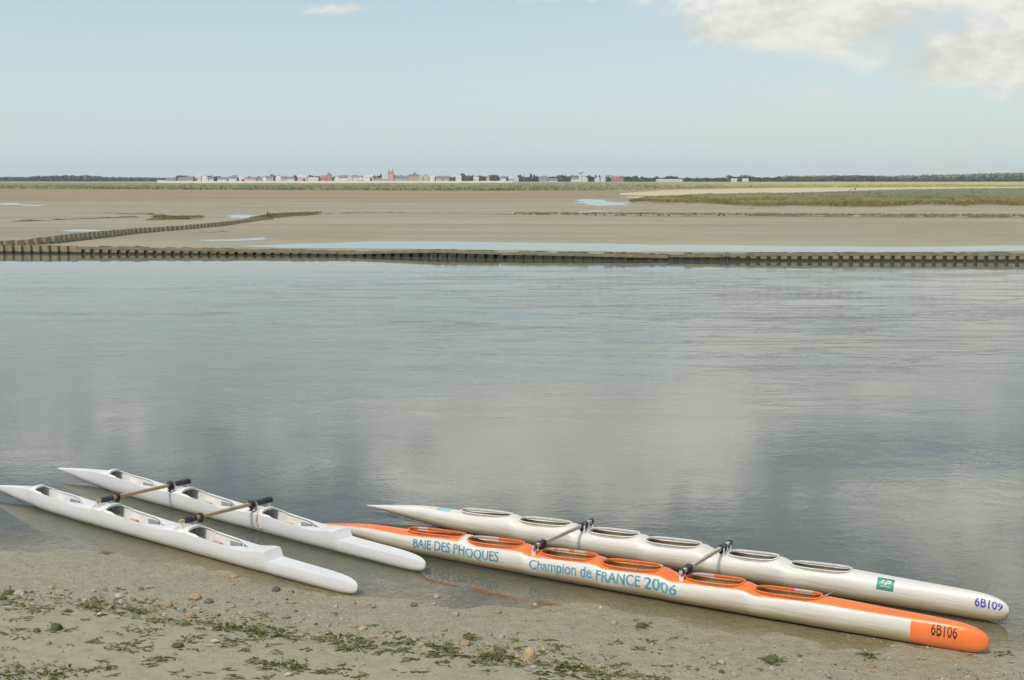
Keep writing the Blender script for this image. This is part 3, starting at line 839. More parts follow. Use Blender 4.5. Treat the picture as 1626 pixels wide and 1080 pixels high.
        for i in range(25):
            u = UD * 1.0 * (i / 12 - 1); q0 = Vector(surf(h - .03, u)); q1 = Vector(surf(h + .055, u)); up = Vector((0, 0, 1))
            loops.append([q0 + up * .002, q0 + up * .016 + Vector((.02, 0, 0)), q1 + up * .018, q1 + up * .012 + Vector((.016, 0, 0)), q1 - up * .030 + Vector((.016, 0, 0)), q1 - up * .034])
        vs, fs = ring_loft(loops)
        mesh('hoop', vs, fs, m_rim_w, ho, smooth=50)
        # padded panels along the far inside wall
        for (f0, f1) in ((.52, .72), (.78, .93)):
            a, c = h + (e - h) * f0, h + (e - h) * f1; bb = min(spl(Bt, a / L), spl(Bt, c / L)) - .012
            bm = bmesh.new(); box(bm, (c - a, .018, .12), T((a + c) / 2, bb - .030, .235), .005)
            bmobj('side_panel', bm, M_GREYB, ho)
    return ho, hu, A, d, (p1, p2)

PX_A = (63, 133, 157, 178, 262, 287, 308, 395, 431, 437)
PX_B = (180, 250, 276, 297, 378, 403, 424, 507, 541, 548)
T3b, N3b = at(93, 744, .185), at(676, 899, .13)
T3a, N3a = at(-12, 772, .185), at(568, 935, .13)
pair3 = empty('double_canoe', ((T3a.x + N3b.x) / 2, (T3a.y + N3b.y) / 2, 0))
tag(pair3, 'all-white three-seat double canoe with pale pine crossbeams, half afloat on the left', 'canoe')
mw = gel_mat('white_gelcoat', (.715, .715, .69), (.50, .44, .31), None, (.42, .66))
h3a = three_seat_hull(T3a, N3a, PX_A, .185, pair3, 'white hull nearer the beach', mw)
h3b = three_seat_hull(T3b, N3b, PX_B, .185, pair3, 'white hull farther out, a rope end hanging on its side', mw)
def crossbeam3(pa, pb, seed):
    hoA, huA, Aa, da, _ = h3a; hoB, huB, Ab, db, _ = h3b
    sa, sb = s_of(pa, Aa, da, .5), s_of(pb, Ab, db, .5)
    za = huA.surf(sa, 0)[2] + .125; zb = huB.surf(sb, 0)[2] + .125
    P0 = loc_in(pair3, hull_world(Aa, da, sa, -.20, za)); P1 = loc_in(pair3, hull_world(Ab, db, sb, .26, zb))
    b = bmobj('crossbeam', bar(P0, P1, .034, .032), M_WOOD_NEW, pair3); Lb = (P1 - P0).length
    wrap_band(b, M_LASH, P0, P1, .085, .38, .038, .040, .014, seed); wrap_band(b, M_LASH, P0, P1, .43, .50, .052, .056, .02, seed + 1)
    wrap_band(b, M_LASH, P0, P1, Lb - .42, Lb - .01, .039, .041, .016, seed + 2); wrap_band(b, M_LASH, P0, P1, Lb - .56, Lb - .46, .05, .054, .025, seed + 3)
    d = (P1 - P0).normalized()
    for t, hh in ((Lb - .51, .13), (.465, .08)):
        c = P0 + d * t
        vs, fs = tube([c + Vector((.01 * i * (-1) ** i, 0, -.03 - hh * i / 4)) for i in range(5)], [.05, .045, .04, .035, .01], 8)
        mesh('lashing', vs, fs, M_LASH, b, smooth=60)
    for ho, hu, s in ((hoA, huA, sa), (hoB, huB, sb)): beam_posts(ho, hu, s, m_rim_w, (-.165, .165), .14)
    return b
cb3a = crossbeam3(167, 287, 50); cb3b = crossbeam3(299, 417, 70)
# rope end hanging down the side of the farther white hull
hoB, huB, Ab, db, _ = h3b
sr = s_of(408, Ab, db, .4, -.24)
pts = []
for i in range(12):
    u = -.20 - i * .027
    p, nn = huB.frame(sr + .012 * sin(i * .8) + (.0 if i < 9 else .03 * (i - 8)), max(u, -.48)); pts.append(p + nn * .014)
vs, fs = tube(pts, [.018 if i < 9 else .010 for i in range(12)], 7)
mesh('rope_end', vs, fs, M_ROPE, hoB, smooth=70)

# ------------------------------------------------------------------ sheet pile walls across the channel
def mat_pile():
    m, nt, out = new_mat('weathered_pile')
    p = geo_pos(nt); sp = nt.add('ShaderNodeSeparateXYZ', {0: p})
    a = nt.noise(p, 1.2, 6, .6); b_ = nt.noise(nt.scalevec(p, (3, 3, .6)), 2.5, 5, .65)
    c = nt.mix(nt.smooth(a, .35, .65), (.31, .265, .15), (.23, .20, .115))
    c = nt.mix(nt.smooth(b_, .5, .7, 0, .7), c, (.155, .135, .075))
    weedy = nt.math('MULTIPLY', nt.smooth(sp.outputs[0], -19, -12), nt.smooth(sp.outputs[0], 23, 15))
    zed = nt.math('SUBTRACT', sp.outputs[2], nt.math('MULTIPLY', weedy, .26))
    tide = nt.smooth(nt.math('ADD', zed, nt.math('MULTIPLY', nt.math('SUBTRACT', a, .5), .20)), .24, .10)
    c = nt.mix(tide, c, (.032, .031, .018))
    finish(nt, out, principled(nt, Base_Color=c, Roughness=.85).outputs[0]); return m
M_PILE = mat_pile()
M_PILE_DRY = simple('dry_pile', (.30, .26, .17), (.20, .18, .11), 2.0, .85)
M_CAP = simple('cap_timber', (.235, .205, .115), (.165, .145, .08), 1.5, .85, .3, 12)
M_WEEDTOP = simple('dark_weed', (.06, .055, .03), (.115, .10, .055), 3, .9)

def corrugated(path, z0f, z1f, pitch, depth, name, m, parent):
    """path = list of world xy; profile of a sheet pile wall walked along it"""
    P = [Vector((p.x, p.y)) for p in path]; seg = [(b - a).length for a, b in zip(P, P[1:])]; tot = sum(seg)
    def pos(t):
        for a, b, l in zip(P, P[1:], seg):
            if t <= l: return a + (b - a) * (t / l), (b - a) / l
            t -= l
        return P[-1], (P[-1] - P[-2]).normalized()
    prof = [(0, 0), (.54, 0), (.61, 1), (.93, 1), (1.0, 0)]
    pts = []; t = 0
    rng = random.Random(3)
    while t < tot:
        dz = rng.uniform(-.03, .03) if name == 'old' or pitch != .88 else rng.uniform(-.008, .008)
        for f, o in prof[:-1]:
            q, d = pos(min(tot, t + f * pitch)); n = Vector((d.y, -d.x))
            pts.append((q + n * (-depth * o), min(tot, t + f * pitch) / tot, dz))
        t += pitch
    vs, fs = [], []
    for q, f, dz in pts: vs += [(q.x, q.y, z0f(f)), (q.x, q.y, z1f(f) + dz)]
    for i in range(len(pts) - 1): fs.append((2 * i, 2 * i + 2, 2 * i + 3, 2 * i + 1))
    o = mesh(name, vs, fs, m, parent)
    s = o.modifiers.new('plate', 'SOLIDIFY'); s.thickness = .05; s.offset = 0
    return o
XL, XR = -120.0, 120.0
wall_root = empty('sheet_pile_wall', (0, wall_y(0), 0))
tag(wall_root, 'long low weedy sheet pile wall with timber cap along the far side of the channel', 'wall')
WO = Vector((0, wall_y(0), 0))
CAPS = [(120, 391.6, 535, 398.8), (537, 399.6, 688, 396.9), (689.5, 396.8, 793, 399.4), (795, 400.6, 832, 400.2), (833, 400.2, 1061, 405.2), (1064, 403.6, 1144, 403.8), (1146.5, 402.6, 1330, 401.8), (1332, 401.4, 1700, 401.9)]
cap_x0 = at_d(120, 392, wall_y(-40)).x
def cap_top(x):
    for a, ya, b, yb in CAPS:
        A, B = at_d(a, ya, wall_y(x)), at_d(b, yb, wall_y(x))
        if A.x - .25 <= x <= B.x + .25: return A.z + (B.z - A.z) * (x - A.x) / (B.x - A.x)
    return .70
rngw = random.Random(5)
w1 = corrugated([Vector((XL, wall_y(XL) - .02, 0)) - WO, Vector((cap_x0, wall_y(cap_x0) - .02, 0)) - WO], lambda f: -1.0, lambda f: .86 - .10 * f, .92, .26, 'sheet_piles', M_PILE, wall_root)
w2 = corrugated([Vector((cap_x0 + (XR - cap_x0) * i / 24, wall_y(cap_x0 + (XR - cap_x0) * i / 24), 0)) - WO for i in range(25)], lambda f: -1.0,
                lambda f: cap_top(cap_x0 + (XR - cap_x0) * f) - .262, .88, .34, 'sheet_piles', M_PILE, wall_root)
for a, ya, b, yb in CAPS:
    A = at_d(a, ya, 110); Yw = wall_y(A.x); A = at_d(a, ya, Yw + .17); B = at_d(b, yb, wall_y(at_d(b, yb, 107).x) + .17)
    hh = .125
    A2, B2 = A - WO - Vector((0, .0, hh)), B - WO - Vector((0, .0, hh))
    loops = []; nseg = max(2, int((B - A).length / 3))
    for i in range(nseg + 1):
        q = A + (B - A) * (i / nseg); yy = wall_y(q.x)
        loops.append([Vector((q.x, yy + dy, q.z + dz_)) - WO for dy, dz_ in ((-.02, -.02), (0, 0), (.34, 0), (.36, -.02), (.36, -2 * hh), (-.02, -2 * hh))])
    vs, fs = ring_loft(loops); fs += [tuple(range(6)), tuple(range(len(vs) - 6, len(vs)))[::-1]]
    mesh('cap_beam', vs, fs, M_CAP, wall_root)
# weed growing over the top
vs, fs = [], []
x = cap_x0 + 1
rg = random.Random(11)
while x < XR:
    dens = fbm(x * .06, 7, 1, 2)
    L_ = rg.uniform(.4, 2.2); hgt = rg.uniform(.02, .11) + max(0, dens) * .14
    if rg.random() < .82:
        zt = cap_top(x); yy = wall_y(x) + .32; k = len(vs); n = 6
        for i in range(n + 1):
            t = i / n; hz = hgt * (1 - (2 * t - 1) ** 4) * rg.uniform(.6, 1.1)
            vs += [(x + L_ * t - WO.x, yy - .22 - WO.y, zt - .02), (x + L_ * t - WO.x, yy - .05 - WO.y, zt + hz), (x + L_ * t - WO.x, yy + .2 - WO.y, zt + hz * .8), (x + L_ * t - WO.x, yy + .35 - WO.y, zt - .05)]
        for i in range(n):
            for j in range(3): a = k + i * 4 + j; fs.append((a, a + 4, a + 5, a + 1))
    x += L_ * rg.uniform(.75, 1.0)
wf = mesh('weed_fringe', vs, fs, M_WEEDTOP, wall_root); wf['kind'] = 'stuff'

# older wall that runs off over the flats
BR = [(-70, 393.5, 384), (0, 391.5, 383), (40, 389.8, 380.6), (90, 386.6, 374.4), (155, 379, 367.6), (214, 371.6, 363), (258, 367.6, 360.7), (297, 364.6, 357.6), (349, 359.6, 353), (390, 353.6, 349), (418, 349.4, 346.4)]
bpts = [at(a, b, FLAT) for a, b, c in BR]; btop = [at_d(a, c, p.y).z for (a, b, c), p in zip(BR, bpts)]
BO = bpts[3].copy()
lens = [0]
for p, q in zip(bpts, bpts[1:]): lens.append(lens[-1] + (q - p).length)
br = empty('sheet_pile_wall', BO); tag(br, 'older ragged sheet pile wall running back across the sand on the left', 'wall')
corrugated([p - BO for p in bpts], lambda f: -.5 - 0, lambda f: lerp_tab([(l / lens[-1], t - BO.z) for l, t in zip(lens, btop)], f), 1.15, .42, 'sheet_piles', M_PILE_DRY, br)

# ------------------------------------------------------------------ banks, marsh and far shore
def ridge(name, path, width, height, m, z=FLAT, seed=0, kind='structure', step=None, jag=1.0):
    pts = [at(a, b, z) for a, b in path]; out = []
    for p, q in zip(pts, pts[1:]):
        L_ = (q - p).length; n = max(2, int(L_ / (step or max(.6, width * .4))))
        out += [p + (q - p) * (i / n) for i in range(n)]
    out.append(pts[-1]); vs, fs = [], []
    N = len(out)
    for i, p in enumerate(out):
        d = (out[min(i + 1, N - 1)] - out[max(i - 1, 0)]); d.z = 0; d.normalize(); nn = Vector((d.y, -d.x, 0))
        taper = min(1, i / 4, (N - 1 - i) / 4)
        w = width * (.6 + .7 * abs(fbm(p.x * .2, p.y * .2, seed)) * jag) * (.3 + .7 * taper); h = height * max(.08, .55 + 1.1 * fbm(p.x * .33, p.y * .33, seed + 4) * jag) * taper
        for f, g in ((-.5, -.02), (-.32, .55), (-.1, 1.0), (.2, .9), (.4, .4), (.5, -.02)):
            vs.append(p + nn * (w * f) + Vector((0, 0, h * g * (1 + .5 * fbm(p.x * 1.7 + f * 9, p.y * 1.7, seed + 2) * jag) - .02)))
    for i in range(N - 1):
        for j in range(5): a = i * 6 + j; fs.append((a, a + 1, a + 7, a + 6))
    return tag(mesh(name, vs, fs, m, smooth=60), kind=kind)
M_MUD = simple('dark_mud', (.135, .115, .078), (.20, .175, .115), .5, .9, spec=.08)
M_SCARP = simple('sand_scarp', (.27, .225, .15), (.19, .155, .095), .2, .9)
M_WEEDG = simple('green_bank', (.085, .095, .040), (.15, .14, .07), .6, .9, .6, 6)
ridge('mud_bank', [(-10, 353.5), (60, 351), (130, 347.8), (200, 345.6), (245, 344.2)], 1.6, .30, M_MUD, seed=1)
ridge('mud_bank', [(110, 339.0), (180, 338.7), (240, 338.2), (262, 339)], 1.2, .12, M_MUD, seed=2)
ridge('mud_bank', [(278, 371), (330, 369.4), (372, 366.6)], .8, .10, M_MUD, seed=3)
ridge('weed_bank', [(236, 350.2), (250, 348.4), (266, 347.2), (290, 347.8), (324, 347.7)], 7.0, .75, M_WEEDG, seed=4)
ridge('weed_bank', [(180, 339.6), (220, 340.2), (250, 341.4), (264, 343.4), (270, 346)], 2.5, .35, M_WEEDG, seed=14)
ridge('weed_bank', [(385, 352.5), (418, 347.6), (440, 344.6), (470, 342.4), (509, 340)], 5.0, .40, M_WEEDG, seed=5)
ridge('weed_bank', [(430, 341.8), (470, 340.3), (500, 340.0)], 4.0, .25, M_WEEDG, seed=6)
ridge('stone_bank', [(509, 340.2), (560, 338.6), (610, 337.8), (660, 339), (720, 338.8), (790, 340.6), (850, 341.2), (930, 341.6), (1010, 343.2), (1100, 343.6), (1220, 343.2)], 1.5, .16, M_MUD, seed=7, step=.5)
ridge('stone_bank', [(1180, 343.0), (1280, 344.2), (1400, 345.4), (1480, 345), (1560, 345.6), (1640, 345)], 4.2, .42, M_MUD, seed=8, step=.6, jag=1.5)
ridge('mud_bank', [(1004, 321.4), (1040, 323.6), (1080, 324.0), (1110, 323.4)], 7, .75, M_SCARP, seed=9)
ridge('mud_bank', [(1010, 333.5), (1030, 332.5), (1045, 333)], 4, .35, M_MUD, seed=10)
ridge('weed_bank', [(1186, 331.6), (1193, 331.2), (1199, 331.8)], 6, 1.0, M_WEEDG, seed=12)
ridge('weed_bank', [(1165, 327.0), (1180, 326.4), (1192, 327)], 7, .5, M_WEEDG, seed=13)
ridge('mud_bank', [(900, 312.2), (940, 312.6), (985, 311.4)], 9, .5, M_SCARP, seed=15)
ridge('mud_bank', [(1410, 370.5), (1450, 369.8), (1500, 372)], 1.0, .05, M_MUD, seed=16)

def marsh_mat(name, g1, g2, y1, x_mix=None, low=None):
    m, nt, out = new_mat(name)
    p = geo_pos(nt); sp = nt.add('ShaderNodeSeparateXYZ', {0: p})
    a = nt.noise(nt.scalevec(p, (.3, 1, 1)), .035, 6, .65); b_ = nt.noise(nt.scalevec(p, (.6, 1, 1)), .45, 5, .7)
    c = nt.mix(nt.smooth(a, .38, .62), g1, g2)
    c = nt.mix(nt.smooth(b_, .52, .7, 0, .6), c, tuple(v * .55 for v in g1))
    if x_mix:
        c = nt.mix(nt.smooth(nt.math('DIVIDE', sp.outputs[0], nt.math('MAXIMUM', sp.outputs[1], 1)), *x_mix), c, nt.mix(nt.smooth(a, .4, .62), y1, tuple(v * .82 for v in y1)))
    if low:
        c = nt.mix(nt.smooth(nt.math('ADD', sp.outputs[1], nt.math('MULTIPLY', nt.math('SUBTRACT', a, .5), 160)), low[0], low[1]), y1, c)
    finish(nt, out, principled(nt, Base_Color=c, Roughness=.95, Specular_IOR_Level=.1).outputs[0]); return m
M_MARSH = marsh_mat('marsh_grass', (.215, .225, .115), (.25, .25, .135), (.47, .44, .19), (.0, .30))
M_MEADOW = marsh_mat('salt_meadow', (.155, .185, .095), (.20, .22, .118), (.205, .18, .072), None, (330, 480))

def sheet_between(name, up, lo, z, hgt, m, kind, nx=160, ny=14, seed=0, slope=None, edge=.12):
    x0 = max(up[0][0], lo[0][0]); x1 = min(up[-1][0], lo[-1][0]); vs, fs = [], []
    for j in range(ny + 1):
        v = j / ny
        for i in range(nx + 1):
            x = x0 + (x1 - x0) * i / nx
            yu, yl = lerp_tab(up, x), lerp_tab(lo, x)
            dl = 1 / (yl + fbm(x * .05, 3, seed) * .9 * min(1, (yl - yu) / 4) - 284.3); du = 1 / (yu - 284.3)
            y = 284.3 + 1 / (dl + (du - dl) * v)      # even steps in distance
            p = at(x, y, z)
            e = min(1, v / edge) * min(1, (1 - v) / edge) * min(1, i / 3) * min(1, (nx - i) / 3)
            p.z = z + .02 + (hgt * e * (.8 + .8 * fbm(p.x * .06, p.y * .03, seed) + .5 * fbm(p.x * .4, p.y * .2, seed + 1)) if hgt else 0) + (slope * v if slope else 0)
            if v == 0: p.z = z - .1
            vs.append(p)
    for j in range(ny):
        for i in range(nx): a = j * (nx + 1) + i; fs.append((a, a + 1, a + nx + 2, a + nx + 1))
    return tag(mesh(name, vs, fs, m), kind=kind)
UP_A = [(1004, 320.4), (1050, 313.5), (1100, 310.6), (1220, 308.6), (1300, 306.6), (1400, 302.6), (1500, 300.6), (1640, 299)]
LO_A = [(1004, 321.6), (1080, 322.2), (1130, 324), (1180, 327.5), (1220, 328.5), (1260, 327), (1330, 329), (1400, 329.5), (1450, 326.4), (1480, 325.4), (1530, 328), (1560, 325.6), (1640, 328.8)]
sheet_between('salt_meadow', UP_A, LO_A, FLAT, .75, M_MEADOW, 'structure', 260, 60, 1)
UP_B = [(-120, 290.4), (300, 291.2), (800, 291.0), (1000, 290.2), (1750, 289.4)]
LO_B = [(-120, 299.4), (60, 300.6), (300, 301.6), (600, 303.2), (900, 303.2), (1000, 302.6), (1100, 299.6), (1250, 298.2), (1500, 297.0), (1750, 296.2)]
sheet_between('salt_marsh', UP_B, LO_B, FLAT, .8, M_MARSH, 'structure', 260, 40, 2)
ridge('creek_bank', [(-60, 298.2), (250, 298.6), (420, 298.4), (600, 299.0), (720, 297.6), (1000, 298.4), (1100, 297.4), (1400, 296.8), (1640, 296.2)], 14, 1.0, M_MUD, seed=31, step=12, jag=1.2)
M_PALE = simple('pale_dry_sand', (.56, .475, .29), (.48, .405, .24), .03, .95)
UP_C = [(985, 307), (1060, 302), (1150, 299.8), (1250, 298.4), (1500, 297.2), (1750, 296.4)]
LO_C = [(985, 309.5), (1040, 312.4), (1100, 310.8), (1220, 308.8), (1300, 306.8), (1400, 302.8), (1500, 300.8), (1750, 298.6)]
sheet_between('dry_sand', UP_C, LO_C, FLAT + .01, 0, M_PALE, 'structure', 120, 6, 3)
M_BEACH = simple('beach_sand', (.66, .58, .44), (.58, .50, .37), .02, .95)
sheet_between('village_beach', [(250, 288.0), (330, 287.4), (700, 287.4), (815, 288.2)], [(250, 290.4), (300, 291.4), (700, 291.2), (815, 290.0)], FLAT, 0, M_BEACH, 'structure', 90, 5, 4, slope=2.6)
M_GREYM = simple('grey_mud', (.255, .235, .205), (.20, .185, .16), .02, .9)
sheet_between('far_mudflat', [(800, 287.6), (1750, 287.2)], [(800, 290.2), (1200, 289.6), (1750, 289.2)], FLAT, 0, M_GREYM, 'structure', 60, 3, 5)
sheet_between('far_mudflat', [(-150, 287.8), (265, 287.8)], [(-150, 290.3), (265, 290.8)], FLAT, 0, M_GREYM, 'structure', 40, 3, 6)
M_FARSAND = simple('far_sand_spit', (.6, .52, .4), None, .02, .9)

# tufts of marsh plants (uncountable)
def tufts(name, n, up, lo, m, hmin, hmax, seed, bias=1.0, z=FLAT):
    rg = random.Random(seed); vs, fs = [], []
    x0, x1 = up[0][0], up[-1][0]
    for _ in range(n):
        x = rg.uniform(x0, x1); yu, yl = lerp_tab(up, x), lerp_tab(lo, x)
        y = yu + (yl - yu) * (rg.random() ** bias)
        p = at(x, y, z); h = rg.uniform(hmin, hmax); r = h * rg.uniform(.8, 2.2)
        for b in range(5):
            a = rg.uniform(0, 2 * pi); k = len(vs); q = p + Vector((rg.uniform(-r, r), rg.uniform(-r, r), .25)); wd = h * .35
            vs += [q + Vector((cos(a) * wd, sin(a) * wd, 0)), q - Vector((cos(a) * wd, sin(a) * wd, 0)), q + Vector((rg.uniform(-.4, .4) * h, rg.uniform(-.4, .4) * h, h))]
            fs.append((k, k + 1, k + 2))
    return tag(mesh(name, vs, fs, m), kind='stuff')
M_TUFT_A = marsh_mat('meadow_tuft', (.125, .15, .07), (.185, .20, .095), (.20, .18, .065), None, (330, 480))
M_TUFT_B = marsh_mat('marsh_tuft', (.15, .165, .075), (.32, .33, .165), (.42, .39, .17), (.0, .30))
tufts('meadow_plants', 5200, UP_A, LO_A, M_TUFT_A, .25, .75, 1, .8)
tufts('marsh_plants', 3600, [(-100, 297), (700, 299.5), (1100, 296.5), (1700, 294)], [(-100, 299.6), (300, 301.8), (700, 303.4), (950, 303.4), (1100, 299.8), (1700, 296.4)], M_TUFT_B, .5, 1.5, 2, .8)
tufts('marsh_plants', 1300, [(-100, 295.8), (700, 297.0), (1100, 295.2), (1700, 294.4)], [(-100, 296.6), (700, 298.2), (1100, 296.2), (1700, 295.4)], M_TUFT_B, .8, 1.7, 3, 1)
tufts('bank_plants', 500, [(244, 346.5), (320, 346.8)], [(244, 350.4), (320, 348.2)], M_TUFT_A, .15, .35, 4, 1)
tufts('bank_plants', 700, [(400, 348), (440, 341.5), (509, 339.5)], [(400, 351), (440, 345.5), (509, 341)], M_TUFT_A, .10, .28, 5, 1)
tufts('bank_plants', 900, [(820, 340.6), (1220, 342.4), (1640, 343.5)], [(820, 341.8), (1220, 344.2), (1640, 346.6)], M_TUFT_A, .12, .34, 6, 1)

# ------------------------------------------------------------------ stakes on the flats
M_STAKE = simple('weedy_stake_wood', (.055, .055, .032), (.09, .085, .045), 6, .9, .6, 14)
def stake_mesh(seed, h, r, lean):
    rg = random.Random(seed); loops = []
    for i in range(8):
        t = i / 7; rr = r * (1.25 - .55 * t) * (1 + rg.uniform(-.12, .12)); cx = lean * t * t * h; l = []
        for k in range(9):
            a = 2 * pi * k / 9; q = rr * (1 + .25 * fbm(cos(a) * 2, sin(a) * 2 + t * 5, seed)); l.append(Vector((cx + cos(a) * q, sin(a) * q, h * t - .1)))
        loops.append(l)
    vs, fs = ring_loft(loops); vs = list(vs); vs.append(Vector((lean * h, 0, h - .05))); n = len(vs) - 1
    for k in range(9): fs.append((n - 9 + k, n - 9 + (k + 1) % 9, n))
    me = bpy.data.meshes.new('stake'); me.from_pydata([tuple(v) for v in vs], [], fs); me.materials.append(M_STAKE)
    for p in me.polygons: p.use_smooth = True
    return me
STK = [(424.6, 345.6, 1.05, .15, .10, 'tallest dark weedy stake at the end of the old wall, leaning right'), (428.5, 345.2, .92, .13, 0, 'upright dark weedy stake just right of the tallest one'),
       (433.6, 343.6, .62, .24, -.15, 'short thick dark stump right of the two upright stakes'), (437.5, 342.0, .34, .14, .2, 'smallest dark stump, rightmost beside the old wall end')]
for i, (px, py, h, r, ln, lab) in enumerate(STK):
    o = bpy.data.objects.new('wooden_stake', stake_mesh(i, h, r, ln)); C.objects.link(o); o.location = at(px, py, FLAT + .12); tag(o, lab, 'stake', 'stakes at the end of the old wall')
smesh = [stake_mesh(20 + i, 1, .17, .06 * (-1) ** i) for i in range(4)]
row = [(817, .3), (842, .42), (853, .5), (856, .35), (866, .36), (871, .28), (899.5, .6), (931, .4), (946, .3), (960, .34), (978, .3), (990, .32), (1018, .32), (1046, .4), (1062, .26), (1142, .28), (1150, .34), (1190, .3)]
for i, (px, h) in enumerate(row):
    o = bpy.data.objects.new('wooden_stake', smesh[i % 4]); C.objects.link(o)
    py = lerp_tab([(817, 341), (930, 341.4), (1010, 343), (1200, 343.4)], px)
    o.location = at(px, py, FLAT); o.scale = (1.1, 1.1, h); o.rotation_euler = (0, 0, i * 1.3)
    tag(o, 'low dark weedy stake in the row across the middle of the flats', 'stake', 'row of low stakes across the flats')
M_DRIFT = simple('driftwood', (.10, .09, .075), (.33, .31, .27), 3, .85)
vs, fs = tube([Vector((-.25, 0, .07)), Vector((-.08, .01, .10)), Vector((.1, 0, .07)), Vector((.28, -.02, .05)), Vector((.36, -.02, .03))], [.05, .075, .07, .05, .02], 9)
o = mesh('driftwood', vs, fs, M_DRIFT, loc=at(147.5, 380.4, FLAT), smooth=60); tag(o, 'short dark piece of driftwood on the sand below the old wall', 'driftwood')

# ------------------------------------------------------------------ village on the far shore
VY = 2750.0
PXM = VY / F * 1.0
def mcol(name, col, v=.88): return simple(name, col, tuple(c * v for c in col), .15, .85)
WALLS = {'white': mcol('white_render', (.74, .72, .66)), 'cream': mcol('cream_render', (.66, .58, .44)), 'pink': mcol('pink_render', (.58, .42, .36)), 'ochre': mcol('ochre_render', (.50, .38, .22)), 'grey': mcol('grey_render', (.42, .41, .40)),
         'brick red': mcol('brick', (.40, .19, .14)), 'beige': mcol('beige_render', (.52, .45, .33))}
ROOFS = {'slate': mcol('slate_roof', (.17, .18, .20)), 'tiled': mcol('clay_tile_roof', (.33, .17, .12)), 'brown': mcol('brown_roof', (.24, .18, .14)), 'pale': mcol('pale_roof', (.52, .50, .46))}
M_WIN = simple('window_glass', (.06, .07, .08), None, 2, .15)
M_SHUT = simple('white_frame', (.7, .7, .67), None, 2, .5)
ORD = ['leftmost', 'second', 'third', 'fourth', 'fifth', 'sixth', 'seventh', 'eighth', 'ninth', 'tenth', 'eleventh', 'twelfth', 'thirteenth', 'fourteenth', 'fifteenth', 'sixteenth', 'seventeenth', 'eighteenth', 'nineteenth', 'twentieth', 'twenty-first', 'twenty-second', 'twenty-third', 'twenty-fourth', 'twenty-fifth', 'twenty-sixth', 'twenty-seventh', 'twenty-eighth', 'twenty-ninth', 'thirtieth']
ORD = ORD[:30] + ['thirty-' + k for k in ('first', 'second', 'third', 'fourth', 'fifth', 'sixth', 'seventh', 'eighth', 'ninth')] + ['fortieth'] + ['forty-' + k for k in ('first', 'second', 'third', 'fourth', 'fifth', 'sixth', 'seventh', 'eighth', 'ninth')]
def ordinals(items, one, many):
    """items: [(px, look, obj)], label each by its place among its look-alikes"""
    by = {}
    for it in items: by.setdefault(it[1], []).append(it)
    for look, l in by.items():
        l.sort(key=lambda t: t[0])
        for i, (px, _, o) in enumerate(l):
            if len(l) == 1: o['label'] = one.format(look=look)
            else:
                o['label'] = many.format(ord=(ORD[i] if i == 0 else 'last' if i == len(l) - 1 and i > 1 else ORD[i]) + ('' if i == 0 else ' from the left'), look=look)
houses = []
def where(px): return ' left of the red gable house' if px < 522 else ' between red gable house and church' if px < 612 else ' between church and water tower' if px < 921 else ' right of the water tower'
def vpt(px, py, Y=VY): return at_d(px, py, Y)
def house(px, wpx, eave, ridge_, wall, roof, base=288.0, gable=False, Y=VY, depth=None, name='house', chim=True):
    eave += .2; ridge_ -= 1.1
    b = vpt(px, base, Y); W = wpx * Y / F; he = vpt(px, eave, Y).z - b.z; hr = vpt(px, ridge_, Y).z - b.z; D = depth or max(7, W * .7)
    root = empty(name, b); tag(root, None, 'house', 'houses of the far village')
    bm = bmesh.new(); box(bm, (W, D, he + 2), T(0, D / 2, he / 2 - 1))
    if gable:
        vs = [bm.verts.new(v) for v in ((-W / 2, 0, he), (W / 2, 0, he), (0, 0, hr - .4), (-W / 2, D, he), (W / 2, D, he), (0, D, hr - .4))]
        bm.faces.new((vs[0], vs[1], vs[2])); bm.faces.new((vs[5], vs[4], vs[3]))
    else:
        vs = [bm.verts.new(v) for v in ((-W / 2, 0, he), (-W / 2, D, he), (-W / 2, D / 2, hr - .4), (W / 2, 0, he), (W / 2, D, he), (W / 2, D / 2, hr - .4))]
        bm.faces.new((vs[0], vs[2], vs[1])); bm.faces.new((vs[3], vs[4], vs[5]))
    bmobj('wall', bm, WALLS[wall], root)
    o_ = .5; t_ = .25
    if gable: sec = [(-W / 2 - o_, he - .3), (0, hr), (W / 2 + o_, he - .3), (W / 2 + o_, he - .3 - t_), (0, hr - t_ - .1), (-W / 2 - o_, he - .3 - t_)]; loops = [[Vector((x, y, z)) for x, z in sec] for y in (-o_, D + o_)]
    else: sec = [(-o_, he - .3), (D / 2, hr), (D + o_, he - .3), (D + o_, he - .3 - t_), (D / 2, hr - t_ - .1), (-o_, he - .3 - t_)]; loops = [[Vector((x, y, z)) for y, z in sec] for x in (-W / 2 - o_, W / 2 + o_)]
    vs, fs = ring_loft(loops); fs += [tuple(range(6))[::-1], tuple(range(6, 12))]
    rf = mesh('roof', vs, fs, ROOFS[roof], root)
    if chim and W > 9:
        bm = bmesh.new(); box(bm, (1.0, 1.0, 2.4), T(W * .3, D / 2, (hr if not gable else he + (hr - he) * .4) + .6), .05); bmobj('chimney', bm, WALLS['brick red'], rf)
    nw = max(1, int(W / 4.2)); nf = max(1, int(he / 3.4))
    for k in range(nw):
        for f_ in range(min(nf, 3)):
            x = -W / 2 + W * (k + .5) / nw; z = 1.3 + f_ * 3.1
            if z + 1.6 > he: continue
            bm = bmesh.new(); box(bm, (1.5, .12, 1.9), T(x, -.03, z + .9)); fr = bmobj('window', bm, M_SHUT, root)
            bm = bmesh.new(); box(bm, (1.15, .06, 1.5), T(x, -.11, z + .9)); bmobj('pane', bm, M_WIN, fr)
    houses.append((px, f'{wall} house with {roof} ' + ('gable' if gable else 'roof') + where(px), root))
    return root
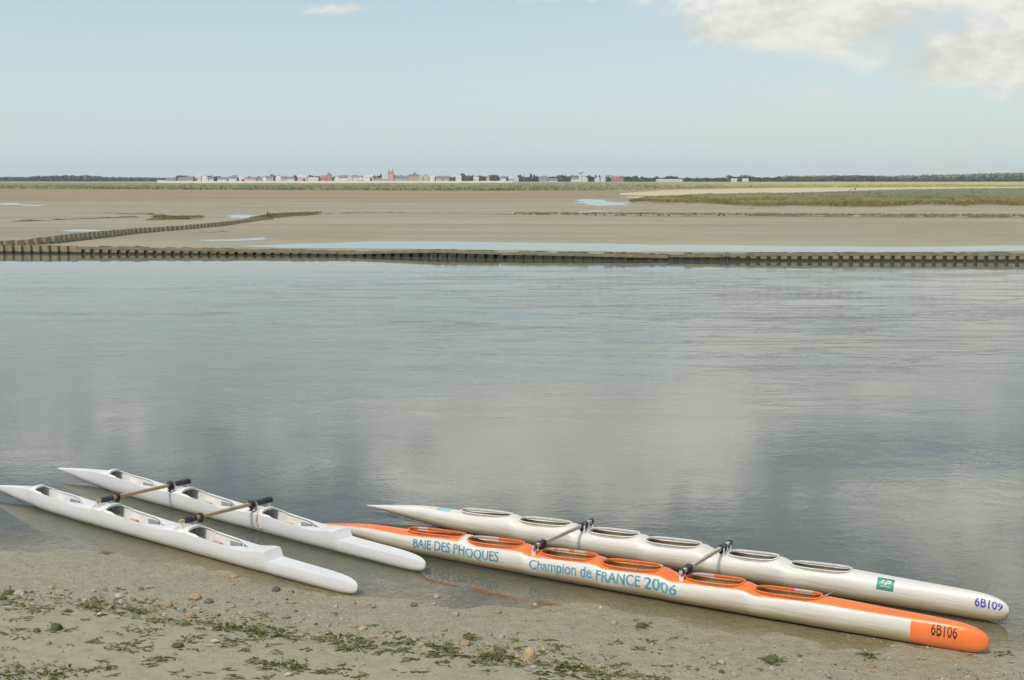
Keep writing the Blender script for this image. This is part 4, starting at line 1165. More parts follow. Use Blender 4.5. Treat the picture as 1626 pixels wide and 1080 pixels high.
HS = [(271, 14, 285.4, 283.2, 'grey', 'slate', 288, False), (288, 11, 284.8, 282.4, 'grey', 'slate', 288, False), (300, 11, 284.2, 281.6, 'grey', 'brown', 287.6, False), (316, 6, 280.2, 278.8, 'cream', 'pale', 287, False), (325, 9, 281.6, 279.2, 'white', 'pale', 287, True),
      (335, 7, 284.2, 281.8, 'white', 'slate', 287, False), (352, 14, 284.4, 282.2, 'white', 'slate', 287.4, False), (369, 12, 283.2, 281.0, 'white', 'slate', 287.4, False), (384, 8, 284.2, 282.4, 'white', 'pale', 287.6, False), (395, 22, 284.0, 282.4, 'cream', 'brown', 288, False),
      (413, 8, 285, 282.6, 'grey', 'slate', 287.6, False), (420, 8, 283.6, 280.8, 'white', 'slate', 287.6, True), (428.5, 10, 282.8, 280.6, 'pink', 'slate', 287.8, False), (442, 9, 281.4, 278.8, 'white', 'slate', 287.8, True), (451, 8, 283, 281, 'grey', 'slate', 287.8, False),
      (461, 12, 283.6, 281.8, 'white', 'slate', 287.8, False), (479, 13, 281.4, 279.2, 'pink', 'pale', 287.4, False), (484, 7, 283, 281.2, 'white', 'pale', 287.8, False), (497, 16, 284.2, 282.6, 'white', 'pale', 287.8, False), (514, 10, 283, 279.6, 'brick red', 'tiled', 287.6, False),
      (522.5, 9, 279.8, 275.0, 'brick red', 'tiled', 287.6, True), (535, 8, 282.6, 280.2, 'white', 'slate', 287.8, True), (545, 12, 282.2, 279.6, 'white', 'slate', 287.8, False), (556, 9, 282, 280, 'cream', 'slate', 287.8, True), (563, 6, 281, 279, 'white', 'slate', 287.8, False), (571, 10, 284.6, 283, 'cream', 'pale', 288.4, False),
      (584, 14, 281.6, 279.4, 'white', 'pale', 286, False), (590, 5, 279.2, 278, 'cream', 'pale', 286, False), (604, 22, 284.4, 283.2, 'beige', 'brown', 288.2, False), (632, 14, 282.8, 279.8, 'grey', 'slate', 287.6, False), (644, 9, 283.4, 280.6, 'grey', 'slate', 288, False),
      (668, 9, 281.6, 278.6, 'beige', 'slate', 287.6, True), (676, 9, 281.0, 277.6, 'beige', 'slate', 287.6, True), (686, 8, 280.6, 279.6, 'white', 'pale', 287.6, False), (697, 9, 283, 280.6, 'beige', 'slate', 287.6, False), (708, 10, 282.4, 280.4, 'ochre', 'brown', 287.6, False),
      (728, 9, 280.6, 279.8, 'white', 'pale', 287.2, False), (756, 8, 283.8, 282, 'cream', 'pale', 287.6, False), (774.5, 5, 282, 279.8, 'ochre', 'tiled', 287.6, True), (799, 9, 283.2, 281.2, 'white', 'slate', 287.8, False), (812, 9, 283, 281.4, 'grey', 'pale', 287.8, False), (820, 7, 282, 280, 'white', 'slate', 287.8, True),
      (863, 14, 284, 281.4, 'grey', 'slate', 288, False), (878, 14, 286, 284.2, 'white', 'brown', 288.8, False), (914, 14, 283.6, 281.6, 'white', 'slate', 287.8, False), (927, 12, 282.6, 280, 'white', 'slate', 287.6, True), (949, 9, 283.4, 280.4, 'white', 'slate', 287.8, True), (957, 9, 283.2, 280.2, 'white', 'slate', 287.8, True),
      (976, 10, 283.4, 280.6, 'brick red', 'tiled', 287.8, False), (985.5, 9, 282.6, 280, 'brick red', 'tiled', 287.8, True), (1064, 40, 286.4, 285.6, 'white', 'pale', 287.8, False), (1166, 9, 285.2, 284.6, 'white', 'pale', 287.2, False), (1184, 9, 285.2, 284.6, 'white', 'pale', 287.2, False)]
for t in HS: house(t[0], t[1], t[2], t[3], t[4], t[5], t[6], t[7])
# the big villa with a cupola
v = house(656.5, 15, 279.6, 277.8, 'ochre', 'slate', 287.8, False, name='villa'); v['category'] = 'villa'; houses.pop(); v['label'] = 'large ochre villa with slate cupola, right of the church'
bm = bmesh.new(); r = bmesh.ops.create_cone(bm, cap_ends=True, segments=8, radius1=4.2, radius2=.3, depth=8, matrix=T(2, 6, vpt(656, 277.4).z - vpt(656, 287.8).z + 3.2)); bmobj('cupola', bm, ROOFS['slate'], v)
# church: white nave, rose tower, two thin spires
cr = empty('church', vpt(616, 287.6)); tag(cr, 'white church with rose-red tower carrying two thin spires above the village', 'church')
M_ROSE = mcol('rose_brick', (.52, .33, .28)); zz = lambda y: vpt(616, y).z - vpt(616, 287.6).z
bm = bmesh.new(); box(bm, (27, 14, zz(281.6) + 2), T(0, 8, zz(281.6) / 2 - 1)); bmobj('nave', bm, WALLS['white'], cr)
bm = bmesh.new(); box(bm, (13, 12, zz(275.2) + 2), T(6, 4, zz(275.2) / 2 - 1)); tw = bmobj('tower', bm, M_ROSE, cr)
bm = bmesh.new(); bmesh.ops.create_cone(bm, cap_ends=True, segments=4, radius1=9.4, radius2=5.5, depth=3.6, matrix=T(6, 4, zz(275.2) + 1.8) @ Matrix.Rotation(pi / 4, 4, 'Z')); bmobj('tower_roof', bm, ROOFS['tiled'], tw)
for sx in (2.2, 10.2):
    bm = bmesh.new(); bmesh.ops.create_cone(bm, cap_ends=True, segments=8, radius1=1.5, radius2=.08, depth=9.5, matrix=T(sx, 4, zz(273.0) + 4.7)); bmobj('spire', bm, ROOFS['slate'], tw)
for k in range(5):
    bm = bmesh.new(); box(bm, (1.3, .12, 3), T(-11 + k * 3.2, .95, 4)); bmobj('window', bm, M_WIN, cr)
# water tower
wt = empty('water_tower', vpt(921.5, 288)); tag(wt, 'white mushroom-shaped water tower standing above the trees', 'water tower')
zz = lambda y: vpt(921, y).z - vpt(921, 288).z
def lathe(prof, seg=20):
    loops = [[Vector((r * cos(2 * pi * k / seg), r * sin(2 * pi * k / seg), z)) for k in range(seg)] for r, z in prof]
    vs, fs = ring_loft(loops); fs += [tuple(range(seg))[::-1], tuple(range(len(vs) - seg, len(vs)))]; return vs, fs
mesh('shaft', *lathe([(2.6, -2), (2.2, zz(279)), (2.4, zz(276.6))]), WALLS['white'], wt, smooth=40)
mesh('tank', *lathe([(2.4, zz(276.6)), (5.2, zz(274.2)), (5.6, zz(272.2)), (4.6, zz(271.6)), (1.4, zz(271.2)), (1.2, zz(269.4))]), WALLS['white'], wt, smooth=40)
ms = empty('mast', vpt(832, 286)); tag(ms, 'thin grey mast standing among the trees left of the water tower', 'mast')
zz = lambda y: vpt(832, y).z - vpt(832, 286).z
mesh('pole', *lathe([(.7, -2), (.35, zz(274))], 8), M_METAL, ms); bm = bmesh.new(); box(bm, (3, .3, .3), T(0, 0, zz(275.4)), .05); box(bm, (2, .3, .3), T(0, 0, zz(277)), .05); bmobj('crossarm', bm, M_METAL, ms)
ordinals(houses, 'the only {look}', '{ord} {look}')
# quay wall under the houses
qm = [vpt(430, 288.2, VY - 8), vpt(720, 288.2, VY - 8)]
bm = bmesh.new(); box(bm, ((qm[1] - qm[0]).length, 3, 5.5), T(0, 0, -1.6), .1); o = bmobj('sea_wall', bm, WALLS['cream'], loc=(qm[0] + qm[1]) / 2); tag(o, 'long pale sea wall between the village houses and their beach', 'wall')

# ------------------------------------------------------------------ trees
M_BARK = simple('bark', (.10, .08, .06), None, 2, .9)
def leaf_mat(name, a, b_):
    m, nt, out = new_mat(name); p = obj_co(nt)
    c = nt.mix(nt.smooth(nt.noise(p, .35, 4, .6), .35, .65), a, b_)
    k = nt.math('MULTIPLY_ADD', rnd(nt), .35, .82)
    c = nt.mix(1.0, c, nt.add('ShaderNodeCombineColor', {0: k, 1: k, 2: k}).outputs[0], 'MULTIPLY')
    finish(nt, out, principled(nt, Base_Color=c, Roughness=.9, Specular_IOR_Level=.1).outputs[0]); return m
LEAF = {'dark green': leaf_mat('dark_foliage', (.072, .102, .066), (.105, .135, .08)), 'mid green': leaf_mat('mid_foliage', (.085, .115, .052), (.125, .150, .068)), 'pale green': leaf_mat('pale_foliage', (.15, .17, .085), (.20, .21, .11))}
def crown_verts(rg, w, h, conic, n=190, leaf=.11):
    vs, fs = [], []
    blobs = [(0, 0, .45, .42)] + [(rg.uniform(-.3, .3), rg.uniform(-.3, .3), rg.uniform(.25, .75), rg.uniform(.18, .30)) for _ in range(6)]
    for _ in range(n):
        if conic:
            t = rg.random() ** .8; r = .42 * (1 - t) ** .8 * sqrt(rg.random()) + .02; a = rg.uniform(0, 2 * pi); c = (r * cos(a), r * sin(a), .05 + .95 * t)
        else:
            bx, by, bz, br = rg.choice(blobs); d = Vector((rg.gauss(0, 1), rg.gauss(0, 1), rg.gauss(0, 1))).normalized() * br * rg.uniform(.45, 1.05); c = (bx + d.x, by + d.y, max(.04, bz + d.z))
        nrm = Vector((rg.gauss(0, 1), rg.gauss(0, 1), rg.gauss(0, 1) + .6)).normalized(); a = nrm.orthogonal().normalized(); b = nrm.cross(a); s = leaf * rg.uniform(.6, 1.3)
        k = len(vs)
        for f, g in ((-1, -.6), (.7, -1), (1, .5), (-.5, 1)): q = Vector(c) + a * f * s + b * g * s; vs.append((q.x * w, q.y * w, q.z * h))
        fs.append((k, k + 1, k + 2, k + 3))
    return vs, fs
def crown_mesh(seed, conic, mat):
    vs, fs = crown_verts(random.Random(seed), 1, 1, conic)
    me = bpy.data.meshes.new('crown'); me.from_pydata(vs, [], fs); me.materials.append(mat); return me
CROWNS = {(k, c): [crown_mesh(i + 10 * c, c, m) for i in range(4)] for k, m in LEAF.items() for c in (False, True)}
tv, tf = tube([Vector((0, 0, -.1)), Vector((.02, 0, .25)), Vector((-.01, .01, .5)), Vector((0, 0, .8))], [.05, .035, .025, .01], 7)
tme = bpy.data.meshes.new('trunk'); tme.from_pydata([tuple(q) for q in tv], [], tf); tme.materials.append(M_BARK)
trees = []
def tree(px, wpx, top, kind, conic=False, base=287.8, Y=VY + 40):
    b = vpt(px, base, Y); h = vpt(px, top, Y).z - b.z; W = wpx * Y / F
    t = empty('tree', b, random.random() * 6); tag(t, None, 'tree', 'trees along the far shore')
    c = bpy.data.objects.new('crown', random.choice(CROWNS[(kind, conic)])); C.objects.link(c); c.parent = t; c.scale = (W * 1.15, W * 1.15, h * .98); c.location = (0, 0, h * .02)
    k = bpy.data.objects.new('trunk', tme); C.objects.link(k); k.parent = t; k.scale = (max(4, W * .5), max(4, W * .5), h * .9)
    trees.append((px, f"{kind} {'pointed' if conic else 'rounded'} tree" + (where(px) if px < 1088 else ' on the far right shore'), t))
TS = [(341, 8, 280.4, 'dark green', 0), (331, 7, 281.4, 'dark green', 0), (349, 7, 281.6, 'dark green', 0), (358, 7, 281.4, 'dark green', 0), (377, 9, 280.8, 'mid green', 0), (395, 7, 281.6, 'dark green', 0), (410, 8, 281.4, 'dark green', 0), (432.5, 8, 276.8, 'dark green', 0), (437, 6, 278.6, 'dark green', 0), (424, 5, 280.2, 'dark green', 1),
      (468, 8, 278.4, 'dark green', 0), (490, 9, 279.4, 'dark green', 0), (496, 9, 277.8, 'dark green', 0), (503, 9, 279.4, 'dark green', 0), (532, 6, 280, 'dark green', 0), (569.5, 5, 279, 'dark green', 1), (574.5, 5, 279, 'dark green', 1), (594, 8, 278.6, 'dark green', 0), (601, 9, 278, 'dark green', 0), (605, 4, 275.8, 'dark green', 1), (628, 9, 277.8, 'dark green', 0), (638, 9, 278.4, 'dark green', 0), (645, 9, 279.2, 'dark green', 0),
      (663, 7, 280, 'dark green', 0), (690, 7, 279.6, 'mid green', 0), (700, 9, 280.6, 'dark green', 0), (716, 8, 280.4, 'mid green', 0), (721, 7, 281, 'mid green', 0), (735, 11, 275.4, 'mid green', 0), (743, 13, 277.4, 'mid green', 0), (750, 9, 278.4, 'mid green', 0), (764, 10, 279, 'dark green', 0), (769, 9, 278.6, 'dark green', 0), (783.5, 13, 276, 'dark green', 0), (789, 10, 278.6, 'dark green', 0), (801, 9, 280, 'mid green', 0), (808, 7, 280.4, 'mid green', 0),
      (824, 9, 277.6, 'mid green', 0), (831, 10, 279, 'mid green', 0), (843, 7, 276.2, 'dark green', 1), (848, 7, 278, 'dark green', 1), (840, 8, 279.2, 'dark green', 0), (853, 9, 279.8, 'dark green', 0), (868, 9, 280.2, 'dark green', 0), (876, 10, 281.4, 'dark green', 0), (891, 13, 277.6, 'mid green', 0), (899, 10, 278.2, 'mid green', 0), (906, 8, 278.6, 'mid green', 0), (916, 8, 278.8, 'dark green', 0), (931, 8, 278.2, 'dark green', 0), (938, 10, 278.6, 'mid green', 0),
      (946, 5, 278.4, 'dark green', 1), (952, 5, 279, 'dark green', 1), (963, 5, 278.6, 'dark green', 1), (967, 5, 278.4, 'dark green', 1), (971, 5, 279, 'dark green', 1), (994, 9, 280.2, 'dark green', 0), (1002, 10, 279.8, 'dark green', 0), (1010, 11, 279.2, 'dark green', 0), (1019, 10, 279.4, 'dark green', 0), (1026, 9, 280.8, 'dark green', 0), (1033, 7, 282.6, 'dark green', 0), (1041, 11, 280.2, 'dark green', 0), (1058, 10, 279.8, 'dark green', 0), (1066, 11, 279.2, 'dark green', 0), (1074, 10, 280.2, 'dark green', 0),
      (1093, 12, 281.8, 'mid green', 0), (1108, 11, 282.8, 'mid green', 0), (1118, 9, 282.6, 'mid green', 0), (1126, 9, 281.8, 'mid green', 0), (1136, 11, 282.8, 'mid green', 0), (1147, 10, 281.6, 'mid green', 0), (1161, 14, 278.2, 'pale green', 0), (1171, 11, 280.2, 'pale green', 0), (1182, 17, 276.6, 'pale green', 0), (1195, 12, 280.2, 'pale green', 0), (1206, 11, 281.6, 'mid green', 0), (1218, 10, 280.2, 'mid green', 0), (1238, 11, 279.8, 'pale green', 0), (1228, 12, 281.6, 'mid green', 0), (1252, 13, 281, 'mid green', 0), (1450, 9, 281.6, 'dark green', 0), (1497, 8, 280.8, 'dark green', 0), (1527, 11, 280.4, 'dark green', 0), (1567, 9, 281.6, 'dark green', 0)]
rt = random.Random(77)
TS += [(rt.uniform(282, 720), rt.uniform(5, 10), rt.uniform(278.2, 281.2), rt.choice(('dark green', 'dark green', 'mid green')), 0) for _ in range(46)]
TS += [(rt.uniform(740, 1000), rt.uniform(6, 11), rt.uniform(278.5, 281.2), rt.choice(('dark green', 'mid green')), 0) for _ in range(24)]
for px, wpx, top, kind, con in TS: tree(px, wpx, top, kind, bool(con))
ordinals(trees, 'only {look}', '{ord} {look}')

# far woods and hedges that read as one mass
def woods(name, prof, Y, seed, mat, base=288.2, leafm=5.0, dens=1.0):
    rg = random.Random(seed); vs, fs = [], []
    x = prof[0][0]
    while x < prof[-1][0]:
        top = lerp_tab(prof, x) + fbm(x * .09, 1, seed) * .7
        b = vpt(x, base, Y); h = vpt(x, top, Y).z - b.z
        for _ in range(max(4, int(3 + h * .55 * dens))):
            c = b + Vector((rg.uniform(-3, 3), rg.uniform(0, 60), rg.random() ** .8 * h)); s = leafm * rg.uniform(.4, 1)
            nrm = Vector((rg.gauss(0, 1), rg.gauss(-.6, 1), rg.gauss(0, 1) + .7)).normalized(); a = nrm.orthogonal().normalized(); q = nrm.cross(a); k = len(vs)
            vs += [c + (a * f + q * g) * s for f, g in ((-1, -.5), (.6, -.9), (1, .5), (-.4, .9))]; fs.append((k, k + 1, k + 2, k + 3))
        x += .55
    return tag(mesh(name, vs, fs, mat), kind='stuff')
woods('far_wood', [(-60, 283.6), (30, 283.4), (50, 282), (90, 280.6), (110, 281), (135, 280.6), (152, 282.2), (165, 283.6), (262, 284.4), (270, 286)], 3300, 1, LEAF['dark green'], 287.6, 6)
woods('shore_hedge', [(700, 285.4), (980, 285.0), (1000, 283.6), (1090, 284.4), (1290, 282.8), (1300, 282.6), (1340, 281.2), (1364, 279.8), (1400, 280.6), (1418, 282.4), (1430, 284.6), (1520, 283.8), (1720, 283)], 2850, 2, LEAF['dark green'], 287.8, 4)
woods('far_wood', [(1250, 281.8), (1330, 280.8), (1420, 282), (1440, 280.6), (1480, 280.2), (1530, 279.2), (1560, 277.8), (1626, 276.6), (1720, 276.4)], 3600, 3, LEAF['pale green'], 287.0, 7)
woods('shore_hedge', [(262, 285.0), (330, 283.4), (520, 284.4), (720, 285)], 2820, 4, LEAF['dark green'], 287.6, 4, .6)
o = poly_sheet('sand_spit', [(32, 287.4), (52, 287.2), (54, 287.9), (30, 287.9)], FLAT + .05, M_FARSAND)

# ------------------------------------------------------------------ walkers far out on the marsh
def person_mesh(seed, stride, top, legs):
    rg = random.Random(seed)
    J = {'pelvis': (0, 0, .93, .13), 'waist': (0, 0, 1.10, .125), 'chest': (0, .01, 1.30, .15), 'neck': (0, .01, 1.47, .055), 'chin': (0, -.01, 1.55, .075), 'skull': (0, 0, 1.66, .095), 'crown': (0, .01, 1.73, .06)}
    E_ = [('pelvis', 'waist'), ('waist', 'chest'), ('chest', 'neck'), ('neck', 'chin'), ('chin', 'skull'), ('skull', 'crown')]
    for s, n in ((-1, 'r'), (1, 'l')):
        f = stride * s
        J.update({'hip' + n: (.09 * s, 0, .88, .095), 'knee' + n: (.10 * s, -f * .5 - .02, .50, .062), 'ankle' + n: (.10 * s, -f + .02, .09, .042), 'toe' + n: (.11 * s, -f - .14, .04, .035),
                  'sh' + n: (.17 * s, .01, 1.40, .065), 'elbow' + n: (.23 * s, f * .25 + .02, 1.14, .045), 'wrist' + n: (.23 * s, f * .45 - .06, .90, .033), 'hand' + n: (.23 * s, f * .5 - .09, .82, .036)})
        E_ += [('pelvis', 'hip' + n), ('hip' + n, 'knee' + n), ('knee' + n, 'ankle' + n), ('ankle' + n, 'toe' + n), ('chest', 'sh' + n), ('sh' + n, 'elbow' + n), ('elbow' + n, 'wrist' + n), ('wrist' + n, 'hand' + n)]
    names = list(J); me = bpy.data.meshes.new('tmp'); me.from_pydata([J[n][:3] for n in names], [(names.index(a), names.index(b)) for a, b in E_], [])
    o = bpy.data.objects.new('tmp', me); C.objects.link(o); o.modifiers.new('s', 'SKIN'); sv = me.skin_vertices[0].data
    for i, n in enumerate(names): sv[i].radius = (J[n][3], J[n][3] * .85); sv[i].use_root = (n == 'pelvis')
    o.modifiers.new('u', 'SUBSURF').levels = 1
    bpy.context.view_layer.update()
    out = bpy.data.meshes.new_from_object(o.evaluated_get(bpy.context.evaluated_depsgraph_get())); bpy.data.objects.remove(o)
    out.materials.clear()
    for m in (M_SKIN, top, legs, M_HAIR): out.materials.append(m)
    for p in out.polygons:
        c = p.center; p.use_smooth = True
        p.material_index = 3 if c.z > 1.66 or (c.z > 1.56 and c.y > .03) else 0 if c.z > 1.49 or (abs(c.x) > .18 and c.z < .9) else 1 if c.z > .94 or abs(c.x) > .19 else 2
    return out
M_SKIN = simple('skin', (.45, .29, .21), None, 8, .6); M_HAIR = simple('dark_hair', (.04, .03, .02), None, 8, .7)
CLO = {'white top': (.7, .7, .66), 'dark jacket': (.03, .035, .05), 'red top': (.50, .06, .05), 'beige top': (.5, .42, .30), 'blue top': (.10, .16, .32)}
CM = {k: simple(k.replace(' ', '_'), c, None, 8, .9) for k, c in CLO.items()}
JEANS = simple('dark_trousers', (.05, .055, .08), None, 8, .9)
PM = {k: [person_mesh(i, .18 + .1 * i, CM[k], JEANS) for i in range(2)] for k in CLO}
def person(px, py, k, i, rz):
    o = bpy.data.objects.new('person', PM[k][i % 2]); C.objects.link(o); o.location = at(px, py, FLAT + .5); o.rotation_euler = (0, 0, rz)
    return tag(o, None, 'person', 'walkers on the far marsh')
walk = []
for i, (px, k) in enumerate([(938.6, 'dark jacket'), (940, 'blue top'), (943.2, 'dark jacket'), (945.2, 'white top'), (947.2, 'beige top'), (949.2, 'white top'), (951.5, 'dark jacket'), (954, 'dark jacket'), (956, 'blue top'), (958.6, 'white top')]):
    walk.append((px, f'walker in {k} in the larger group left of centre-right marsh', person(px, 299.4 - .03 * i, k, i, .5 + i * .7)))
for i, (px, k) in enumerate([(1186, 'beige top'), (1192, 'dark jacket'), (1193.5, 'beige top'), (1197.5, 'beige top'), (1201, 'blue top'), (1203.5, 'white top'), (1206, 'beige top')]):
    walk.append((px, f'walker in {k} in the middle group on the pale marsh', person(px, 298.6 + .06 * i, k, i, 1.5 + i * .9)))
for i, (px, k) in enumerate([(1349.5, 'white top'), (1351.5, 'blue top'), (1356.5, 'red top'), (1358.5, 'red top')]):
    walk.append((px, f'walker in {k} in the right group behind the green meadow', person(px, 303.6, k, i, .3 + i)))
for l in {w_[1] for w_ in walk}: pass
ordinals(walk, '{look}', '{ord} {look}')
for _, _, o in walk: o['label'] = o['label'].replace('left of centre-right marsh', 'below the water tower')

# ------------------------------------------------------------------ stones, gravel and weed on the near shore
def stone_mat(name, a, b_, moss=None):
    m, nt, out = new_mat(name); co = obj_co(nt)
    c = nt.mix(nt.smooth(nt.noise(co, 2.2, 6, .65), .36, .64), a, b_)
    c = nt.mix(nt.smooth(nt.noise(co, 9, 5, .7), .58, .70, 0, .7), c, tuple(v * .45 for v in b_))
    k = nt.math('MULTIPLY_ADD', rnd(nt), .5, .72)
    c = nt.mix(1.0, c, nt.add('ShaderNodeCombineColor', {0: k, 1: k, 2: k}).outputs[0], 'MULTIPLY')
    if moss:
        up = nt.add('ShaderNodeSeparateXYZ', {0: nt.add('ShaderNodeNewGeometry').outputs['Normal']}).outputs[2]
        c = nt.mix(nt.smooth(nt.math('ADD', up, nt.noise(co, 3, 4)), moss[0], moss[1]), c, (.10, .115, .028))
    b = principled(nt, Base_Color=c, Roughness=.8)
    nt.l.new(nt.bump(nt.noise(co, 7, 5, .65), .6, .06), b.inputs['Normal'])
    finish(nt, out, b.outputs[0]); return m
SM = {'pale': stone_mat('pale_stone', (.46, .42, .33), (.34, .31, .24)), 'tan': stone_mat('tan_stone', (.46, .36, .20), (.34, .25, .13)), 'dark': stone_mat('dark_stone', (.12, .11, .09), (.19, .17, .13)), 'mossy': stone_mat('mossy_stone', (.16, .145, .09), (.11, .10, .055), (.55, 1.0)), 'white': stone_mat('white_stone', (.54, .51, .43), (.43, .40, .33))}
def stone_mesh(seed, flat, mat):
    bm = bmesh.new(); bmesh.ops.create_icosphere(bm, subdivisions=3, radius=1); rg = random.Random(seed); ax = (rg.uniform(.85, 1.25), rg.uniform(.7, 1.0), flat)
    for v in bm.verts:
        p = v.co.copy(); d = 1 + .30 * fbm(p.x * .9 + seed, p.y * .9, p.z * .9, 3) + .12 * fbm(p.x * 2.7, p.y * 2.7 + seed, p.z * 2.7, 3)
        q = p * d; q.x = max(-.92, min(.95, q.x)); v.co = Vector((q.x * ax[0], q.y * ax[1], q.z * ax[2]))
    me = bpy.data.meshes.new('stone'); bm.to_mesh(me); bm.free(); me.materials.append(mat)
    for p in me.polygons: p.use_smooth = True
    return me
SV = {k: [stone_mesh(i * 3 + hash_, f, m) for i, f in enumerate((.5, .62, .75, .42))] for hash_, (k, m) in enumerate(SM.items())}
def stone(px, py, wpx, kind, label, group, v=None, sink=.30, tall=1.0):
    p = at(px, py, 0)
    for _ in range(4): p = at(px, py, g_near(p.x, p.y))
    r = wpx / 2 * p.y / F * 1.02
    me = SV[kind][v if v is not None else random.randrange(4)]
    o = bpy.data.objects.new('stone', me); C.objects.link(o)
    o.scale = (r, r, r * tall); o.rotation_euler = (random.uniform(-.2, .2), random.uniform(-.2, .2), random.uniform(0, 6.28))
    o.location = (p.x, p.y, g_near(p.x, p.y) + r * (.55 - sink) * tall)
    return tag(o, label, 'stone', group)
NAMED = [(89, 1000, 19, 'mossy', 'round mossy green boulder alone on the sand at lower left', 2, 1.15), (267, 963, 17, 'tan', 'largest tan boulder in the weed line below the left white hull', 1, 1.0), (190, 948, 19, 'white', 'flat whitish pebble left of the tan boulder', 0, .8), (282, 1027, 21, 'mossy', 'low grey-green rounded stone on bare sand below the weed line', 0, .9),
         (303, 979, 20, 'tan', 'weed-covered tan stone just right of the tan boulder', 1, .9), (841, 1044, 27, 'tan', 'pointed tan rock at the bottom, below the teal lettering', 2, 1.2), (975, 991, 12, 'white', 'whitish round stone on wet sand below the year 2006', 2, 1.1), (1018, 996, 15, 'mossy', 'small weed-topped stone right of the whitish round stone', 2, 1.0),
         (372, 917, 15, 'tan', 'brown flat stone under the side of the left white hull', 3, .8), (576, 1000, 15, 'tan', 'tan stone on wet sand below the nose of the white canoes', 1, .9), (1226, 1050, 20, 'mossy', 'mossy lump near the bottom, below the orange canoe', 1, .9), (1226, 1064, 10, 'white', 'white pebble just below the mossy lump at the bottom', 2, 1.1),
         (723, 977, 11, 'pale', 'pale round pebble below the mirrored teal lettering', 2, 1.1), (82, 935, 13, 'tan', 'tan stone in the upper left of the beach', 1, 1.0), (30, 943, 17, 'pale', 'broad pale stone near the left edge of the beach', 0, .9), (1135, 1055, 11, 'tan', 'tan round stone, left one of a touching pair near the bottom', 2, 1.1), (1146, 1053, 12, 'pale', 'pale stone, right one of a touching pair near the bottom', 1, 1.0)]
for px, py, wp, k, lab, v, tl in NAMED: stone(px, py, wp, k, lab, 'larger stones on the beach', v, .28, tl)
PLAIN = [(109, 943, 11, 'white'), (148, 940, 10, 'pale'), (164, 937, 10, 'pale'), (192, 956, 10, 'white'), (123, 954, 12, 'pale'), (288, 969, 11, 'pale'), (370, 964, 9, 'pale'), (309, 950, 22, 'tan'), (332, 957, 14, 'dark'), (58, 1003, 12, 'mossy'), (76, 1023, 14, 'tan'), (95, 1069, 13, 'white'), (287, 1065, 12, 'pale'), (342, 1019, 14, 'white'), (224, 936, 9, 'dark'),
         (438, 938, 14, 'dark'), (533, 964, 9, 'white'), (437, 960, 8, 'pale'), (427, 986, 13, 'tan'), (454, 981, 14, 'pale'), (591, 1012, 13, 'tan'), (791, 973, 12, 'tan'), (657, 962, 12, 'dark'), (694, 949, 10, 'pale'), (690, 959, 7, 'pale'), (711, 970, 6, 'white'), (706, 1002, 12, 'tan'), (670, 1024, 14, 'tan'), (683, 1026, 15, 'mossy'), (739, 1024, 20, 'tan'), (746, 1015, 12, 'mossy'), (781, 1035, 16, 'tan'), (797, 1037, 14, 'dark'), (458, 1072, 15, 'white'), (645, 1049, 13, 'dark'),
         (850, 961, 10, 'white'), (954, 966, 9, 'white'), (832, 985, 9, 'tan'), (818, 1007, 10, 'pale'), (891, 1004, 5, 'white'), (1177, 1032, 8, 'white'), (1154, 1047, 8, 'pale'), (1146, 1068, 10, 'mossy'), (1165, 1073, 12, 'pale'), (1174, 1062, 11, 'tan'), (1270, 1050, 10, 'pale'), (1270, 1042, 8, 'dark'), (1094, 1058, 8, 'tan'), (1061, 1067, 10, 'tan'), (948, 1020, 8, 'tan'), (1374, 1033, 6, 'white'), (1411, 1048, 7, 'white'), (1385, 1060, 13, 'tan'), (1394, 1074, 7, 'white'), (1313, 1068, 7, 'pale'), (1339, 1062, 9, 'pale'), (1317, 1077, 7, 'dark'), (1326, 1056, 5, 'dark'), (1107, 1064, 7, 'mossy'), (885, 1031, 10, 'mossy'), (863, 1033, 12, 'tan'), (822, 1044, 10, 'tan'), (805, 1052, 14, 'tan'), (848, 1060, 13, 'white'), (12, 943, 14, 'mossy'), (4, 952, 12, 'mossy')]
for px, py, wp, k in PLAIN: stone(px, py, wp, k, None, None)
rs = random.Random(21)
LINE = [(-10, 950), (60, 952), (150, 960), (230, 966), (300, 972), (400, 990), (460, 1000), (560, 1016), (660, 1026), (760, 1034), (850, 1046), (950, 1062), (1040, 1074)]
for i in range(215):
    if i < 130:
        px = rs.uniform(-5, 1000); py = lerp_tab(LINE, px) + rs.gauss(0, 9); wp = rs.choice((4, 5, 6, 6, 7, 8, 9)); k = rs.choice(('pale', 'pale', 'tan', 'tan', 'dark', 'white', 'mossy'))
    elif i < 190: px = rs.uniform(0, 1626); py = lerp_tab(LINE, px) - rs.uniform(5, 75); wp = rs.choice((4, 5, 5, 6, 7)); k = rs.choice(('pale', 'pale', 'dark', 'white', 'tan'))
    else: px = rs.uniform(0, 150) if i < 205 else rs.uniform(0, 800); py = rs.uniform(1005, 1076); wp = rs.choice((4, 5, 6, 8)); k = rs.choice(('pale', 'pale', 'white'))
    if py < 925 + (px > 560) * 30 + max(0, px - 600) * .10 or py > 1079: continue
    PLAIN.append((px, py, wp, k)); stone(px, py, wp, k, None, None)
SLAB = {'pale': 'small pale grey stone lying on the wet beach', 'tan': 'small tan stone lying on the wet beach', 'dark': 'small dark stone lying on the wet beach', 'mossy': 'small weedy green stone lying on the wet beach', 'white': 'small whitish pebble lying on the wet beach'}
for o in C.objects:
    if o.name.split('.')[0] == 'stone' and not o.get('label'):
        k = next(k for k, l in SV.items() if o.data in l); o['label'] = SLAB[k]; o['group'] = f'small {k} stones on the beach'

